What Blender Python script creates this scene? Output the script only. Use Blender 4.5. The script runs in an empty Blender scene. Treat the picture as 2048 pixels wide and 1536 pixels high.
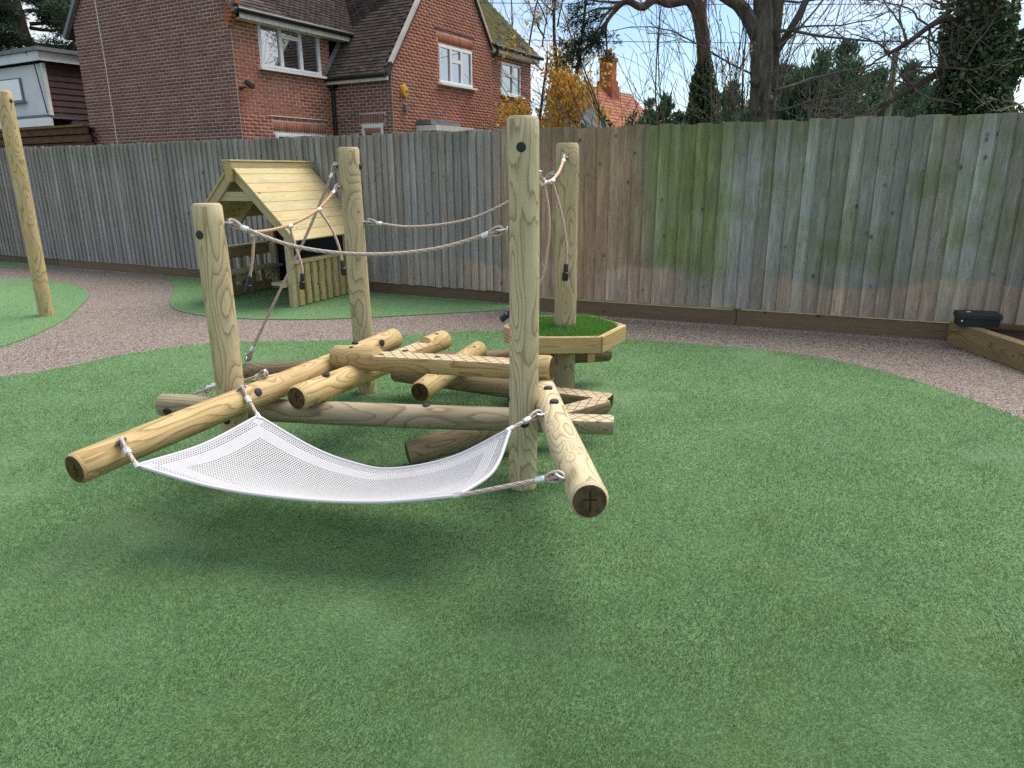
import bpy, math, random
import numpy as np
from mathutils import Matrix, Vector, Euler
R_ = math.radians
scene = bpy.context.scene
COL = scene.collection

# ------------------------------------------------------------------ camera, sky, sun, exposure
cd = bpy.data.cameras.new('camera'); cam = bpy.data.objects.new('camera', cd); COL.objects.link(cam)
cd.sensor_fit = 'HORIZONTAL'; cd.sensor_width = 36.0; cd.lens = 1425.0 / 2048.0 * 36.0
cd.clip_start = 0.05; cd.clip_end = 2000.0
TH, SR, EYE = R_(16.5), 0.008, 1.5
_R = Vector((1, 0, 0)); _U = Vector((0, math.sin(TH), math.cos(TH))); _F = Vector((0, math.cos(TH), -math.sin(TH)))
_ix = (_R - _U * SR).normalized(); _iy = (_R * SR + _U).normalized()
cam.matrix_world = Matrix(((_ix.x, _iy.x, -_F.x, 0), (_ix.y, _iy.y, -_F.y, 0), (_ix.z, _iy.z, -_F.z, EYE), (0, 0, 0, 1)))
scene.camera = cam

SUN_AZ, SUN_EL = R_(50), R_(60)          # azimuth from +Y towards +X
world = bpy.data.worlds.new('World'); scene.world = world; world.use_nodes = True
sun_d = bpy.data.lights.new('sun', 'SUN'); sun_d.energy = 1.9; sun_d.angle = R_(48); sun_d.color = (1.0, 0.93, 0.82)
sun = bpy.data.objects.new('sun', sun_d); COL.objects.link(sun)
sd = Vector((math.sin(SUN_AZ) * math.cos(SUN_EL), math.cos(SUN_AZ) * math.cos(SUN_EL), math.sin(SUN_EL)))
sun.rotation_euler = sd.to_track_quat('Z', 'Y').to_euler()
vs = scene.view_settings
vs.view_transform = 'Standard'; vs.look = 'None'; vs.gamma = 1.0; vs.use_curve_mapping = False; vs.exposure = 1.5
scene.render.engine = 'CYCLES'
scene.cycles.use_denoising = False; scene.cycles.max_bounces = 6; scene.cycles.diffuse_bounces = 3
scene.cycles.transparent_max_bounces = 6; scene.cycles.caustics_reflective = False; scene.cycles.caustics_refractive = False

# ------------------------------------------------------------------ node helper
class NT:
    def __init__(s, tree):
        s.t = tree; tree.nodes.clear()
    def n(s, typ, ins=None, **props):
        nd = s.t.nodes.new('ShaderNode' + typ)
        for k, v in props.items(): setattr(nd, k, v)
        if ins:
            for k, v in ins.items():
                sock = nd.inputs[k]
                if isinstance(v, bpy.types.NodeSocket): s.t.links.new(v, sock)
                else: sock.default_value = v
        return nd
    def math(s, op, a, b=0.0, c=0.0, clamp=False):
        return s.n('Math', {0: a, 1: b, 2: c}, operation=op, use_clamp=clamp).outputs[0]
    def vmath(s, op, a, b=(0, 0, 0)):
        nd = s.n('VectorMath', {0: a, 1: b}, operation=op)
        return nd.outputs['Value'] if op in ('LENGTH', 'DOT_PRODUCT', 'DISTANCE') else nd.outputs[0]
    def noise(s, vec, scale, detail=2.0, rough=0.5, dist=0.0):
        return s.n('TexNoise', {'Vector': vec, 'Scale': scale, 'Detail': detail, 'Roughness': rough, 'Distortion': dist}).outputs[0]
    def voro(s, vec, scale, out='Distance', feature='F1', rnd=1.0):
        return s.n('TexVoronoi', {'Vector': vec, 'Scale': scale, 'Randomness': rnd}, feature=feature).outputs[out]
    def ramp(s, fac, stops, interp='LINEAR'):
        nd = s.n('ValToRGB', {'Fac': fac}); r = nd.color_ramp; r.interpolation = interp
        while len(r.elements) < len(stops): r.elements.new(0.5)
        for e, (p, c) in zip(r.elements, stops):
            e.position = p
            c = (c, c, c) if isinstance(c, (int, float)) else c
            e.color = (c[0], c[1], c[2], 1.0)
        return nd.outputs[0]
    def mix(s, fac, a, b, blend='MIX'):
        nd = s.n('Mix', {}, data_type='RGBA', blend_type=blend)
        for i, v in ((0, fac), (6, a), (7, b)):
            sock = nd.inputs[i]
            if isinstance(v, bpy.types.NodeSocket): s.t.links.new(v, sock)
            elif i == 0: sock.default_value = v
            else: sock.default_value = (v[0], v[1], v[2], 1.0)
        return nd.outputs[2]
    def maprange(s, v, a, b, c=0.0, d=1.0, smooth=True):
        return s.n('MapRange', {'Value': v, 'From Min': a, 'From Max': b, 'To Min': c, 'To Max': d},
                   interpolation_type='SMOOTHSTEP' if smooth else 'LINEAR').outputs[0]
    def scl(s, vec, v):
        return s.n('Mapping', {'Vector': vec, 'Scale': v}).outputs[0]
    def out(s, surf):
        o = s.n('OutputMaterial'); s.t.links.new(surf, o.inputs['Surface'])

def material(name, fn):
    m = bpy.data.materials.new(name); m.use_nodes = True
    t = NT(m.node_tree); fn(t); return m

def principled(t, color, rough=0.7, bump=None, bstr=0.3, bdist=0.01, spec=0.3, metal=0.0, extra=None):
    ins = {'Base Color': color if isinstance(color, bpy.types.NodeSocket) else (*color[:3], 1.0), 'Roughness': rough, 'Specular IOR Level': spec, 'Metallic': metal}
    if bump is not None:
        ins['Normal'] = t.n('Bump', {'Height': bump, 'Strength': bstr, 'Distance': bdist}).outputs[0]
    if extra: ins.update(extra)
    b = t.n('BsdfPrincipled', ins).outputs[0]; t.out(b); return b

def simple(name, color, rough=0.6, spec=0.3, metal=0.0, var=0.12, scale=8.0):
    def fn(t):
        g = t.n('NewGeometry').outputs['Position']
        nz = t.noise(g, scale, 4.0, 0.6)
        c = t.mix(t.maprange(nz, 0.3, 0.7), tuple(x * (1 - var) for x in color), tuple(min(1, x * (1 + var)) for x in color))
        principled(t, c, rough, nz, 0.08, 0.01, spec, metal)
    return material(name, fn)

# ------------------------------------------------------------------ sky
def build_world():
    t = NT(world.node_tree)
    sky = t.n('TexSky', sky_type='NISHITA', sun_disc=False, sun_elevation=SUN_EL, sun_rotation=SUN_AZ, altitude=50.0,
              air_density=1.0, dust_density=0.7, ozone_density=1.5).outputs[0]
    d = t.n('TexCoord').outputs['Generated']
    sp = t.n('SeparateXYZ', {0: d})
    den = t.math('ADD', t.math('MAXIMUM', sp.outputs[2], 0.0), 0.16)
    v = t.n('CombineXYZ', {0: t.math('DIVIDE', sp.outputs[0], den), 1: t.math('DIVIDE', sp.outputs[1], den), 2: 7.9}).outputs[0]
    n1 = t.noise(t.scl(v, (0.8, 1.3, 1)), 0.62, 7.0, 0.56, 0.5)
    n2 = t.noise(v, 0.3, 3.0, 0.5)
    m = t.maprange(t.math('ADD', n1, t.math('MULTIPLY', t.math('SUBTRACT', n2, 0.5), 0.5)), 0.34, 0.62)
    cl = t.n('HueSaturation', {'Color': sky, 'Saturation': 0.22, 'Value': 1.2}).outputs[0]
    flat = t.mix(0.80, cl, (3.2, 3.25, 3.35))
    skyb = t.n('HueSaturation', {'Color': sky, 'Saturation': 1.12, 'Value': 0.62}).outputs[0]
    c = t.mix(t.math('MULTIPLY', m, 0.88), skyb, flat)
    bg = t.n('Background', {'Color': c, 'Strength': 0.10}).outputs[0]
    o = t.n('OutputWorld'); t.t.links.new(bg, o.inputs['Surface'])
build_world()

# ------------------------------------------------------------------ mesh helpers
class MB:
    """collects vertices and faces for one mesh object"""
    def __init__(s):
        s.v = []; s.f = []; s.m = []; s.n = 0
    def add(s, verts, faces, mi=0):
        verts = np.asarray(verts, float).reshape(-1, 3)
        s.v.append(verts)
        for f in faces: s.f.append(tuple(int(i) + s.n for i in f)); s.m.append(mi)
        s.n += len(verts); return s
    def box(s, c, size, M=None, mi=0, taper=0.0):
        x, y, z = (k / 2 for k in size)
        p = np.array([(-x, -y, -z), (x, -y, -z), (x, y, -z), (-x, y, -z), (-x, -y, z), (x, -y, z), (x, y, z), (-x, y, z)], float)
        if taper: p[4:, :2] *= (1 - taper)
        if M is not None: p = p @ np.array(M.to_3x3()).T
        p = p + np.array(c, float)
        return s.add(p, [(0, 3, 2, 1), (4, 5, 6, 7), (0, 1, 5, 4), (1, 2, 6, 5), (2, 3, 7, 6), (3, 0, 4, 7)], mi)
    def rings(s, rings, closed=True, cap=True, mi=0, mcap=None):
        k = len(rings[0]); base = s.n; nr = len(rings)
        s.v.append(np.concatenate([np.asarray(r, float) for r in rings])); s.n += k * nr
        for i in range(nr - 1):
            a = base + i * k
            for j in range(k if closed else k - 1):
                j2 = (j + 1) % k
                s.f.append((a + j, a + j2, a + k + j2, a + k + j)); s.m.append(mi)
        if cap:
            mc = mi if mcap is None else mcap
            s.f.append(tuple(range(base + k - 1, base - 1, -1))); s.m.append(mc)
            s.f.append(tuple(range(base + (nr - 1) * k, base + nr * k))); s.m.append(mc)
        return s
    def tube(s, path, rad, sides=8, cap=True, mi=0):
        P = np.asarray(path, float); n = len(P)
        rad = np.full(n, rad, float) if np.isscalar(rad) else np.asarray(rad, float)
        T = np.gradient(P, axis=0); T /= np.linalg.norm(T, axis=1, keepdims=True) + 1e-12
        up = np.array([0, 0, 1.0]) if abs(T[0, 2]) < 0.9 else np.array([1.0, 0, 0])
        a = np.linspace(0, 2 * np.pi, sides, endpoint=False); ca, sa = np.cos(a), np.sin(a)
        out = []
        x = np.cross(up, T[0]); x /= np.linalg.norm(x)
        for i in range(n):
            x = x - T[i] * x.dot(T[i]); x /= np.linalg.norm(x) + 1e-12
            y = np.cross(T[i], x)
            out.append(P[i] + rad[i] * (ca[:, None] * x + sa[:, None] * y))
        return s.rings(out, True, cap, mi)
    def build(s, name, mats, parent=None, M=None, smooth=False, attr=None):
        me = bpy.data.meshes.new(name)
        V = np.concatenate(s.v) if s.v else np.zeros((0, 3))
        me.from_pydata(V.tolist(), [], s.f)
        mats = mats if isinstance(mats, (list, tuple)) else [mats]
        for m in mats: me.materials.append(m)
        if len(mats) > 1: me.polygons.foreach_set('material_index', np.array(s.m, dtype=np.int32))
        if smooth: set_smooth(me)
        return link(name, me, parent, M)

def set_smooth(me, ang=38):
    me.polygons.foreach_set('use_smooth', np.ones(len(me.polygons), dtype=bool))
    try: me.set_sharp_from_angle(angle=R_(ang))
    except Exception: pass

def world_m(o):
    m = o.matrix_basis.copy()
    if o.parent is not None: m = world_m(o.parent) @ o.matrix_parent_inverse @ m
    return m

def link(name, data, parent=None, M=None):
    o = bpy.data.objects.new(name, data); COL.objects.link(o)
    if M is not None: o.matrix_basis = M
    if parent is not None:
        o.parent = parent; o.matrix_parent_inverse = world_m(parent).inverted()
    return o

def soup(name, V, F4, mats, parent=None, M=None, attrs=None, tri=False):
    """fast mesh from arrays: V (n,3), F4 (m,3|4)"""
    me = bpy.data.meshes.new(name); k = F4.shape[1]; nf = len(F4)
    me.vertices.add(len(V)); me.vertices.foreach_set('co', np.ascontiguousarray(V, dtype=np.float32).ravel())
    me.loops.add(nf * k); me.loops.foreach_set('vertex_index', np.ascontiguousarray(F4, dtype=np.int32).ravel())
    me.polygons.add(nf); me.polygons.foreach_set('loop_start', np.arange(0, nf * k, k, dtype=np.int32))
    try: me.polygons.foreach_set('loop_total', np.full(nf, k, dtype=np.int32))
    except Exception: pass
    me.update(calc_edges=True)
    for an, arr in (attrs or {}).items():
        a = me.attributes.new(an, 'FLOAT', 'FACE'); a.data.foreach_set('value', np.ascontiguousarray(arr, dtype=np.float32))
    for m in (mats if isinstance(mats, (list, tuple)) else [mats]): me.materials.append(m)
    return link(name, me, parent, M)

def tag(o, label=None, cat=None, group=None, kind=None):
    if label: o['label'] = label
    if cat: o['category'] = cat
    if group: o['group'] = group
    if kind: o['kind'] = kind
    return o
def empty(name, loc, rz=0.0, label=None, cat=None, group=None):
    o = link(name, None, None, Matrix.Translation(loc) @ Matrix.Rotation(rz, 4, 'Z'))
    o.empty_display_size = 0.1
    return tag(o, label, cat, group)

def axis_m(p0, p1, up=(0, 0, 1)):
    """matrix at p0 with local Z towards p1 and local X as near to up as it goes"""
    z = (Vector(p1) - Vector(p0)).normalized(); u = Vector(up)
    x = (u - z * u.dot(z))
    if x.length < 1e-4: x = Vector((1, 0, 0)) - z * z.x
    x.normalize(); y = z.cross(x)
    return Matrix(((x.x, y.x, z.x, p0[0]), (x.y, y.y, z.y, p0[1]), (x.z, y.z, z.z, p0[2]), (0, 0, 0, 1)))

def bez(p0, p1, p2, n=24):
    t = np.linspace(0, 1, n)[:, None]; p0, p1, p2 = (np.array(p, float) for p in (p0, p1, p2))
    return (1 - t) ** 2 * p0 + 2 * t * (1 - t) * p1 + t ** 2 * p2
def catmull(pts, per=10):
    P = np.array(pts, float); P = np.vstack([2 * P[0] - P[1], P, 2 * P[-1] - P[-2]]); out = []
    for i in range(1, len(P) - 2):
        for t in np.linspace(0, 1, per, endpoint=False):
            a, b, c, d = P[i - 1:i + 3]
            out.append(0.5 * (2 * b + (c - a) * t + (2 * a - 5 * b + 4 * c - d) * t * t + (3 * b - a - 3 * c + d) * t ** 3))
    out.append(P[-2]); return np.array(out)
def vnoise(x, y, s, seed):
    g = np.random.default_rng(seed).random((97, 97)); x = np.asarray(x) * s + 900.37; y = np.asarray(y) * s + 900.71
    xi, yi = np.floor(x).astype(int), np.floor(y).astype(int); fx, fy = x - xi, y - yi
    fx = fx * fx * (3 - 2 * fx); fy = fy * fy * (3 - 2 * fy)
    a = g[xi % 97, yi % 97]; b = g[(xi + 1) % 97, yi % 97]; c = g[xi % 97, (yi + 1) % 97]; d = g[(xi + 1) % 97, (yi + 1) % 97]
    return (a * (1 - fx) + b * fx) * (1 - fy) + (c * (1 - fx) + d * fx) * fy
def inside(x, y, poly):
    r = np.zeros(x.shape, bool); P = np.array(poly); j = len(P) - 1
    for i in range(len(P)):
        xi, yi = P[i]; xj, yj = P[j]
        c = ((yi > y) != (yj > y)) & (x < (xj - xi) * (y - yi) / (yj - yi + 1e-12) + xi); r ^= c; j = i
    return r

# ------------------------------------------------------------------ materials
def wood_fn(light, dark, freq=95.0, warp=0.05, end=False, groove=False, stain=0.35, rough=0.62):
    def fn(t):
        oi = t.n('ObjectInfo'); tc = t.n('TexCoord').outputs['Object']
        off = t.n('CombineXYZ', {0: 0.0, 1: 0.0, 2: t.math('MULTIPLY', oi.outputs['Random'], 47.0)}).outputs[0]
        p = t.vmath('ADD', tc, off)
        n1 = t.noise(t.scl(p, (1, 1, 0.19)), 9.0, 1.2, 0.4)
        bend = t.noise(t.scl(p, (0, 0, 1)), 1.3, 1.0)
        sp = t.n('SeparateXYZ', {0: tc})
        xx = t.math('ADD', sp.outputs[0], t.math('MULTIPLY', t.math('SUBTRACT', bend, 0.45), 0.09 if not end else 0.02))
        r = t.math('SQRT', t.math('ADD', t.math('MULTIPLY', xx, xx), t.math('MULTIPLY', sp.outputs[1], sp.outputs[1])))
        d = t.voro(t.scl(p, (1, 1, 0.62)), 5.5)
        kn = t.math('POWER', t.maprange(d, 0.0, 0.42, 1.0, 0.0), 2.0)
        fld = t.math('ADD', t.math('ADD', r, t.math('MULTIPLY', n1, warp if not end else 0.008)), t.math('MULTIPLY', kn, 0.030 if not end else 0.0))
        ring = t.math('FRACT', t.math('MULTIPLY', fld, freq if not end else 190.0))
        rc = t.ramp(ring, [(0.0, 0.0), (0.45, 0.08), (0.76, 0.42), (0.88, 1.0), (0.95, 0.9), (1.0, 0.0)])
        fine = t.noise(t.scl(p, (1, 1, 0.03)), 260.0, 3.0, 0.6)
        pat = t.noise(t.scl(p, (1, 1, 0.35)), 7.0, 4.0, 0.6)
        col = t.mix(t.math('MULTIPLY', rc, 0.74), light, dark)
        col = t.mix(t.maprange(pat, 0.45, 0.7, 0.0, stain), col, tuple(x * y for x, y in zip(light, (0.62, 0.55, 0.5))))
        col = t.mix(t.maprange(fine, 0.35, 0.75, 0.0, 0.28), col, tuple(x * 0.45 for x in dark))
        if not end:
            kc = t.maprange(d, 0.035, 0.085, 0.85, 0.0)
            col = t.mix(kc, col, (0.10, 0.055, 0.025))
        hgt = t.math('SUBTRACT', t.math('MULTIPLY', fine, 0.6), t.math('MULTIPLY', rc, 0.5))
        if end:
            st = t.noise(p, 30.0, 3.0)
            col = t.mix(t.maprange(st, 0.4, 0.65, 0.0, 0.6), col, tuple(x * 0.5 for x in dark))
        if groove:
            s = 0.068
            a = t.math('FRACT', t.math('DIVIDE', t.math('ADD', sp.outputs[2], t.math('MULTIPLY', sp.outputs[1], 0.85)), s))
            b = t.math('FRACT', t.math('DIVIDE', t.math('SUBTRACT', sp.outputs[2], t.math('MULTIPLY', sp.outputs[1], 0.85)), s))
            ga = t.math('LESS_THAN', t.math('ABSOLUTE', t.math('SUBTRACT', a, 0.5)), 0.045)
            gb = t.math('LESS_THAN', t.math('ABSOLUTE', t.math('SUBTRACT', b, 0.5)), 0.045)
            g = t.math('MAXIMUM', ga, gb)
            col = t.mix(t.math('MULTIPLY', g, 0.9), col, (0.035, 0.022, 0.014))
            hgt = t.math('SUBTRACT', hgt, t.math('MULTIPLY', g, 3.0))
        col = t.mix(1.0 if not groove else 0.35, col, oi.outputs['Color'], 'MULTIPLY')
        principled(t, col, rough, hgt, 0.35, 0.004, 0.25)
    return fn
M_POST = material('post_wood', wood_fn((0.565, 0.485, 0.33), (0.225, 0.165, 0.09), 165, 0.062))
M_END = material('log_end_grain', wood_fn((0.13, 0.088, 0.052), (0.045, 0.028, 0.016), end=True))
M_TREAD = material('tread_wood', wood_fn((0.66, 0.55, 0.38), (0.45, 0.33, 0.20), 90, 0.04, groove=True))
M_PLANK = material('plank_wood', wood_fn((0.53, 0.46, 0.295), (0.29, 0.23, 0.125), 85, 0.05, stain=0.35))
M_PLANK_DULL = material('grey_plank_wood', wood_fn((0.42, 0.36, 0.24), (0.25, 0.20, 0.12), 60, 0.05, stain=0.3))  # greyer, darker plank tone for gravel boards, fence backs and benches
M_SLEEPER = material('sleeper_wood', wood_fn((0.30, 0.235, 0.135), (0.10, 0.07, 0.04), 90, 0.08, stain=0.5))

def fence_fn(t):
    oi = t.n('ObjectInfo'); tc = t.n('TexCoord').outputs['Object']; pos = t.n('NewGeometry').outputs['Position']
    rnd = oi.outputs['Random']
    off = t.n('CombineXYZ', {0: t.math('MULTIPLY', rnd, 31.0), 1: 0.0, 2: t.math('MULTIPLY', rnd, 77.0)}).outputs[0]
    p = t.vmath('ADD', t.scl(tc, (0.12, 1, 1.8)), off)
    n1 = t.noise(t.scl(p, (1, 1, 0.07)), 26.0, 3.0, 0.6, 0.6)
    fine = t.noise(t.scl(p, (1, 1, 0.02)), 330.0, 3.0, 0.6)
    d = t.voro(t.scl(p, (1, 0, 0.62)), 7.0)
    kn = t.math('POWER', t.maprange(d, 0.0, 0.4, 1.0, 0.0), 2.0)
    rings = t.math('FRACT', t.math('MULTIPLY', t.math('ADD', n1, t.math('MULTIPLY', kn, 0.5)), 9.0))
    sp = t.n('SeparateXYZ', {0: pos})
    big = t.noise(t.scl(pos, (1, 1, 0.55)), 1.7, 4.0, 0.55)
    grey = t.ramp(rnd, [(0.0, (0.20, 0.19, 0.19)), (0.3, (0.235, 0.225, 0.225)), (0.55, (0.205, 0.188, 0.178)), (0.8, (0.25, 0.245, 0.25)), (1.0, (0.195, 0.18, 0.175))])
    greyR = t.ramp(rnd, [(0.0, (0.21, 0.22, 0.195)), (0.3, (0.245, 0.25, 0.235)), (0.55, (0.205, 0.215, 0.185)), (0.8, (0.255, 0.26, 0.26)), (1.0, (0.215, 0.215, 0.19))])
    brown = t.ramp(rnd, [(0.0, (0.26, 0.17, 0.115)), (0.5, (0.31, 0.21, 0.14)), (1.0, (0.235, 0.15, 0.10))])
    x = sp.outputs[0]; z = sp.outputs[2]
    xw = t.math('ADD', x, t.math('MULTIPLY', t.math('SUBTRACT', big, 0.5), 0.7))
    isr = t.maprange(xw, 1.25, 1.7)
    isb = t.maprange(xw, -0.5, 0.15)
    base = t.mix(isb, grey, brown); base = t.mix(isr, base, greyR)
    # bleached / brown foot of the boards, with a wavy tide line
    zt = t.math('ADD', z, t.math('MULTIPLY', t.math('SUBTRACT', t.noise(t.scl(pos, (1, 1, 0)), 1.1, 2.0), 0.5), 0.55))
    foot = t.math('MULTIPLY', t.maprange(zt, 0.47, 0.53, 1.0, 0.0), t.maprange(t.noise(t.scl(pos, (1, 1, 0.3)), 1.6, 3.0, 0.6), 0.36, 0.56, 0.15, 1.0))
    base = t.mix(t.math('MULTIPLY', foot, t.maprange(xw, -2.6, -1.4, 0.0, 0.85)), base, (0.33, 0.255, 0.20))
    # algae: a strong streak and a wide film
    st = t.math('SUBTRACT', 1.0, t.math('ABSOLUTE', t.math('DIVIDE', t.math('SUBTRACT', xw, 1.78), 0.50)))
    stm = t.math('MULTIPLY', t.maprange(st, 0.0, 0.75), t.maprange(zt, 0.42, 0.62))
    alg = t.mix(t.math('MULTIPLY', stm, t.maprange(t.math('ADD', t.math('MULTIPLY', rnd, 0.5), t.noise(t.scl(pos, (1, 1, 0.5)), 3.0, 4.0, 0.6)), 0.4, 1.0, 0.2, 0.85)), base, (0.165, 0.205, 0.045))
    film = t.math('MULTIPLY', t.maprange(t.noise(pos, 2.3, 4.0, 0.6), 0.42, 0.68), t.maprange(xw, 1.0, 1.9, 0.18, 0.7))
    film = t.math('MULTIPLY', film, t.maprange(zt, 0.4, 0.6, 0.2, 1.0))
    alg = t.mix(film, alg, (0.135, 0.165, 0.075))
    top = t.math('MULTIPLY', t.maprange(z, 1.5, 1.98), t.maprange(big, 0.35, 0.65, 0.1, 0.55))
    alg = t.mix(top, alg, (0.105, 0.115, 0.07))
    c = t.mix(t.maprange(rings, 0.5, 1.0, 0.0, 0.33), alg, (0.075, 0.065, 0.055))
    c = t.mix(t.maprange(fine, 0.42, 0.72, 0.0, 0.55), c, (0.07, 0.065, 0.06))
    c = t.mix(t.maprange(n1, 0.45, 0.72, 0.0, 0.5), c, t.n('HueSaturation', {'Color': alg, 'Value': 1.65, 'Saturation': 0.85}).outputs[0])
    c = t.mix(t.math('MULTIPLY', t.maprange(d, 0.03, 0.15, 0.8, 0.0), t.maprange(t.noise(p, 4.0, 1.0), 0.38, 0.55)), c, (0.035, 0.028, 0.022))
    c = t.mix(1.0, c, oi.outputs['Color'], 'MULTIPLY')
    principled(t, c, 0.85, t.math('ADD', t.math('MULTIPLY', fine, 0.8), t.math('MULTIPLY', rings, 0.4)), 0.5, 0.004, 0.15)
M_FENCE = material('weathered_fence_wood', fence_fn)

def path_fn(t):
    pos = t.n('NewGeometry').outputs['Position']
    c1 = t.voro(pos, 125.0, 'Color'); d1 = t.voro(pos, 125.0)
    v = t.n('SeparateColor', {0: c1}).outputs[0]
    col = t.ramp(v, [(0.0, (0.05, 0.04, 0.036)), (0.18, (0.155, 0.12, 0.098)), (0.38, (0.275, 0.228, 0.19)), (0.6, (0.405, 0.352, 0.302)), (0.82, (0.52, 0.455, 0.395)), (1.0, (0.24, 0.215, 0.195))], 'CONSTANT')
    col = t.mix(t.maprange(d1, 0.4, 0.8, 0.0, 0.85), col, (0.06, 0.045, 0.04))
    big = t.noise(pos, 0.9, 3.0, 0.5)
    col = t.mix(t.maprange(big, 0.35, 0.65, 0.0, 0.2), col, (0.26, 0.20, 0.17))
    principled(t, col, 0.75, t.math('SUBTRACT', 1.0, d1), 0.8, 0.008, 0.3)
M_PATH = material('resin_bound_gravel', path_fn)

def turf_fn(t):
    pos = t.n('NewGeometry').outputs['Position']
    f = t.noise(pos, 330.0, 2.0, 0.7); g = t.noise(pos, 60.0, 2.0, 0.6); b = t.noise(pos, 2.6, 4.0, 0.6)
    c = t.ramp(f, [(0.25, (0.10, 0.195, 0.082)), (0.5, (0.15, 0.28, 0.12)), (0.75, (0.21, 0.36, 0.17))])
    c = t.mix(t.maprange(g, 0.35, 0.7, 0.0, 0.4), c, (0.11, 0.21, 0.085))
    c = t.mix(t.maprange(b, 0.35, 0.7, 0.0, 0.3), c, (0.185, 0.325, 0.148))
    principled(t, c, 0.7, t.math('ADD', f, g), 0.8, 0.01, 0.25)
M_TURF = material('turf_backing', turf_fn)
def blade_fn(cols):
    def fn(t):
        a = t.n('Attribute', attribute_name='rnd').outputs['Fac']
        pos = t.n('NewGeometry').outputs['Position']
        c = t.ramp(a, [(0.0, cols[0]), (0.35, cols[1]), (0.7, cols[2]), (1.0, cols[3])])
        b = t.noise(pos, 2.2, 4.0, 0.6)
        c = t.mix(t.maprange(b, 0.42, 0.68, 0.0, 0.6), c, cols[4])
        p = t.n('BsdfPrincipled', {'Base Color': c, 'Roughness': 0.45, 'Specular IOR Level': 0.5}).outputs[0]
        tr = t.n('BsdfTranslucent', {'Color': c}).outputs[0]
        t.out(t.n('MixShader', {0: 0.25, 1: p, 2: tr}).outputs[0])
    return fn
M_BLADE = material('turf_blades', blade_fn([(0.120, 0.225, 0.095), (0.158, 0.285, 0.124), (0.198, 0.340, 0.160), (0.275, 0.405, 0.225), (0.168, 0.255, 0.085)]))
M_BLADE2 = material('bright_turf_blades', blade_fn([(0.05, 0.15, 0.02), (0.085, 0.24, 0.035), (0.14, 0.33, 0.055), (0.25, 0.42, 0.12), (0.10, 0.26, 0.04)]))

def brick_fn(pal):
    def fn(t):
        oi = t.n('ObjectInfo').outputs['Random']; a = t.n('Attribute', attribute_name='rnd').outputs['Fac']
        pos = t.n('NewGeometry').outputs['Position']
        r = t.math('FRACT', t.math('ADD', t.math('MULTIPLY', oi, 7.3), a))
        c = t.ramp(r, [(i / (len(pal) - 1), k) for i, k in enumerate(pal)])
        n = t.noise(pos, 26.0, 4.0, 0.65); b = t.noise(pos, 0.8, 4.0, 0.6)
        c = t.mix(t.maprange(n, 0.35, 0.75, 0.0, 0.4), c, tuple(x * 0.55 for x in pal[1]))
        c = t.mix(t.maprange(b, 0.5, 0.72, 0.0, 0.35), c, (0.24, 0.16, 0.13))
        principled(t, c, 0.88, n, 0.3, 0.004, 0.15)
    return fn
M_BRICK_SHADED = material('shaded_brick', brick_fn([(0.22, 0.094, 0.076), (0.265, 0.118, 0.092), (0.18, 0.094, 0.080), (0.29, 0.138, 0.108), (0.155, 0.088, 0.077), (0.24, 0.106, 0.084)]))  # same house brick, darker and purpler: shade of left-facing walls put into colour
M_BRICK_LIT = material('lit_brick', brick_fn([(0.36, 0.120, 0.068), (0.42, 0.150, 0.086), (0.285, 0.102, 0.066), (0.45, 0.175, 0.108), (0.33, 0.112, 0.068)]))  # same brick in an orange tone, with the light on front-facing walls painted in
M_MORTAR = simple('mortar', (0.56, 0.48, 0.44), 0.95, 0.1, var=0.2, scale=3.0)
def tile_fn(moss):
    def fn(t):
        oi = t.n('ObjectInfo').outputs['Random']; a = t.n('Attribute', attribute_name='rnd').outputs['Fac']
        pos = t.n('NewGeometry').outputs['Position']
        r = t.math('FRACT', t.math('ADD', t.math('MULTIPLY', oi, 5.1), a))
        c = t.ramp(r, [(0.0, (0.040, 0.031, 0.030)), (0.5, (0.065, 0.048, 0.045)), (1.0, (0.092, 0.070, 0.063))])
        n = t.noise(pos, 4.5, 5.0, 0.7); n2 = t.noise(pos, 30.0, 3.0, 0.6)
        lo, hi = (0.40, 0.52) if moss else (0.60, 0.74)
        c = t.mix(t.maprange(n2, 0.55, 0.8, 0.0, 0.35), c, (0.16, 0.13, 0.115))
        m = t.math('MULTIPLY', t.maprange(n, lo, hi), t.maprange(n2, 0.3, 0.55))
        c = t.mix(t.math('MULTIPLY', m, 0.9), c, (0.16, 0.17, 0.035))
        principled(t, c, 0.85, n2, 0.4, 0.006, 0.2)
    return fn
M_TILE = material('dark_roof_tile', tile_fn(False)); M_TILE_MOSS = material('mossy_roof_tile', tile_fn(True))
M_TILE_RED = simple('red_pantile', (0.30, 0.12, 0.075), 0.85, 0.15, var=0.35, scale=2.5)
M_WHITE = simple('white_upvc', (0.78, 0.79, 0.80), 0.35, 0.45, var=0.03)
M_CREAM = simple('painted_fascia', (0.70, 0.68, 0.62), 0.55, 0.3, var=0.1)
M_RENDER = simple('white_render', (0.68, 0.71, 0.76), 0.85, 0.15, var=0.07, scale=1.2)
M_CLAD = simple('dark_cladding', (0.075, 0.040, 0.042), 0.6, 0.3, var=0.2, scale=5)
M_BLACK = simple('black_plastic', (0.014, 0.015, 0.018), 0.42, 0.4, var=0.1)
M_CAP = simple('bolt_cap_plastic', (0.020, 0.022, 0.030), 0.5, 0.35, var=0.1)
M_LEAD = simple('lead_flashing', (0.17, 0.18, 0.20), 0.6, 0.4, var=0.2)
M_STEEL = simple('galvanised_steel', (0.56, 0.58, 0.60), 0.34, 0.5, 0.9, var=0.12, scale=90)
M_ALU = simple('aluminium_ferrule', (0.74, 0.75, 0.77), 0.38, 0.5, 0.75, var=0.1, scale=120)
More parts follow.
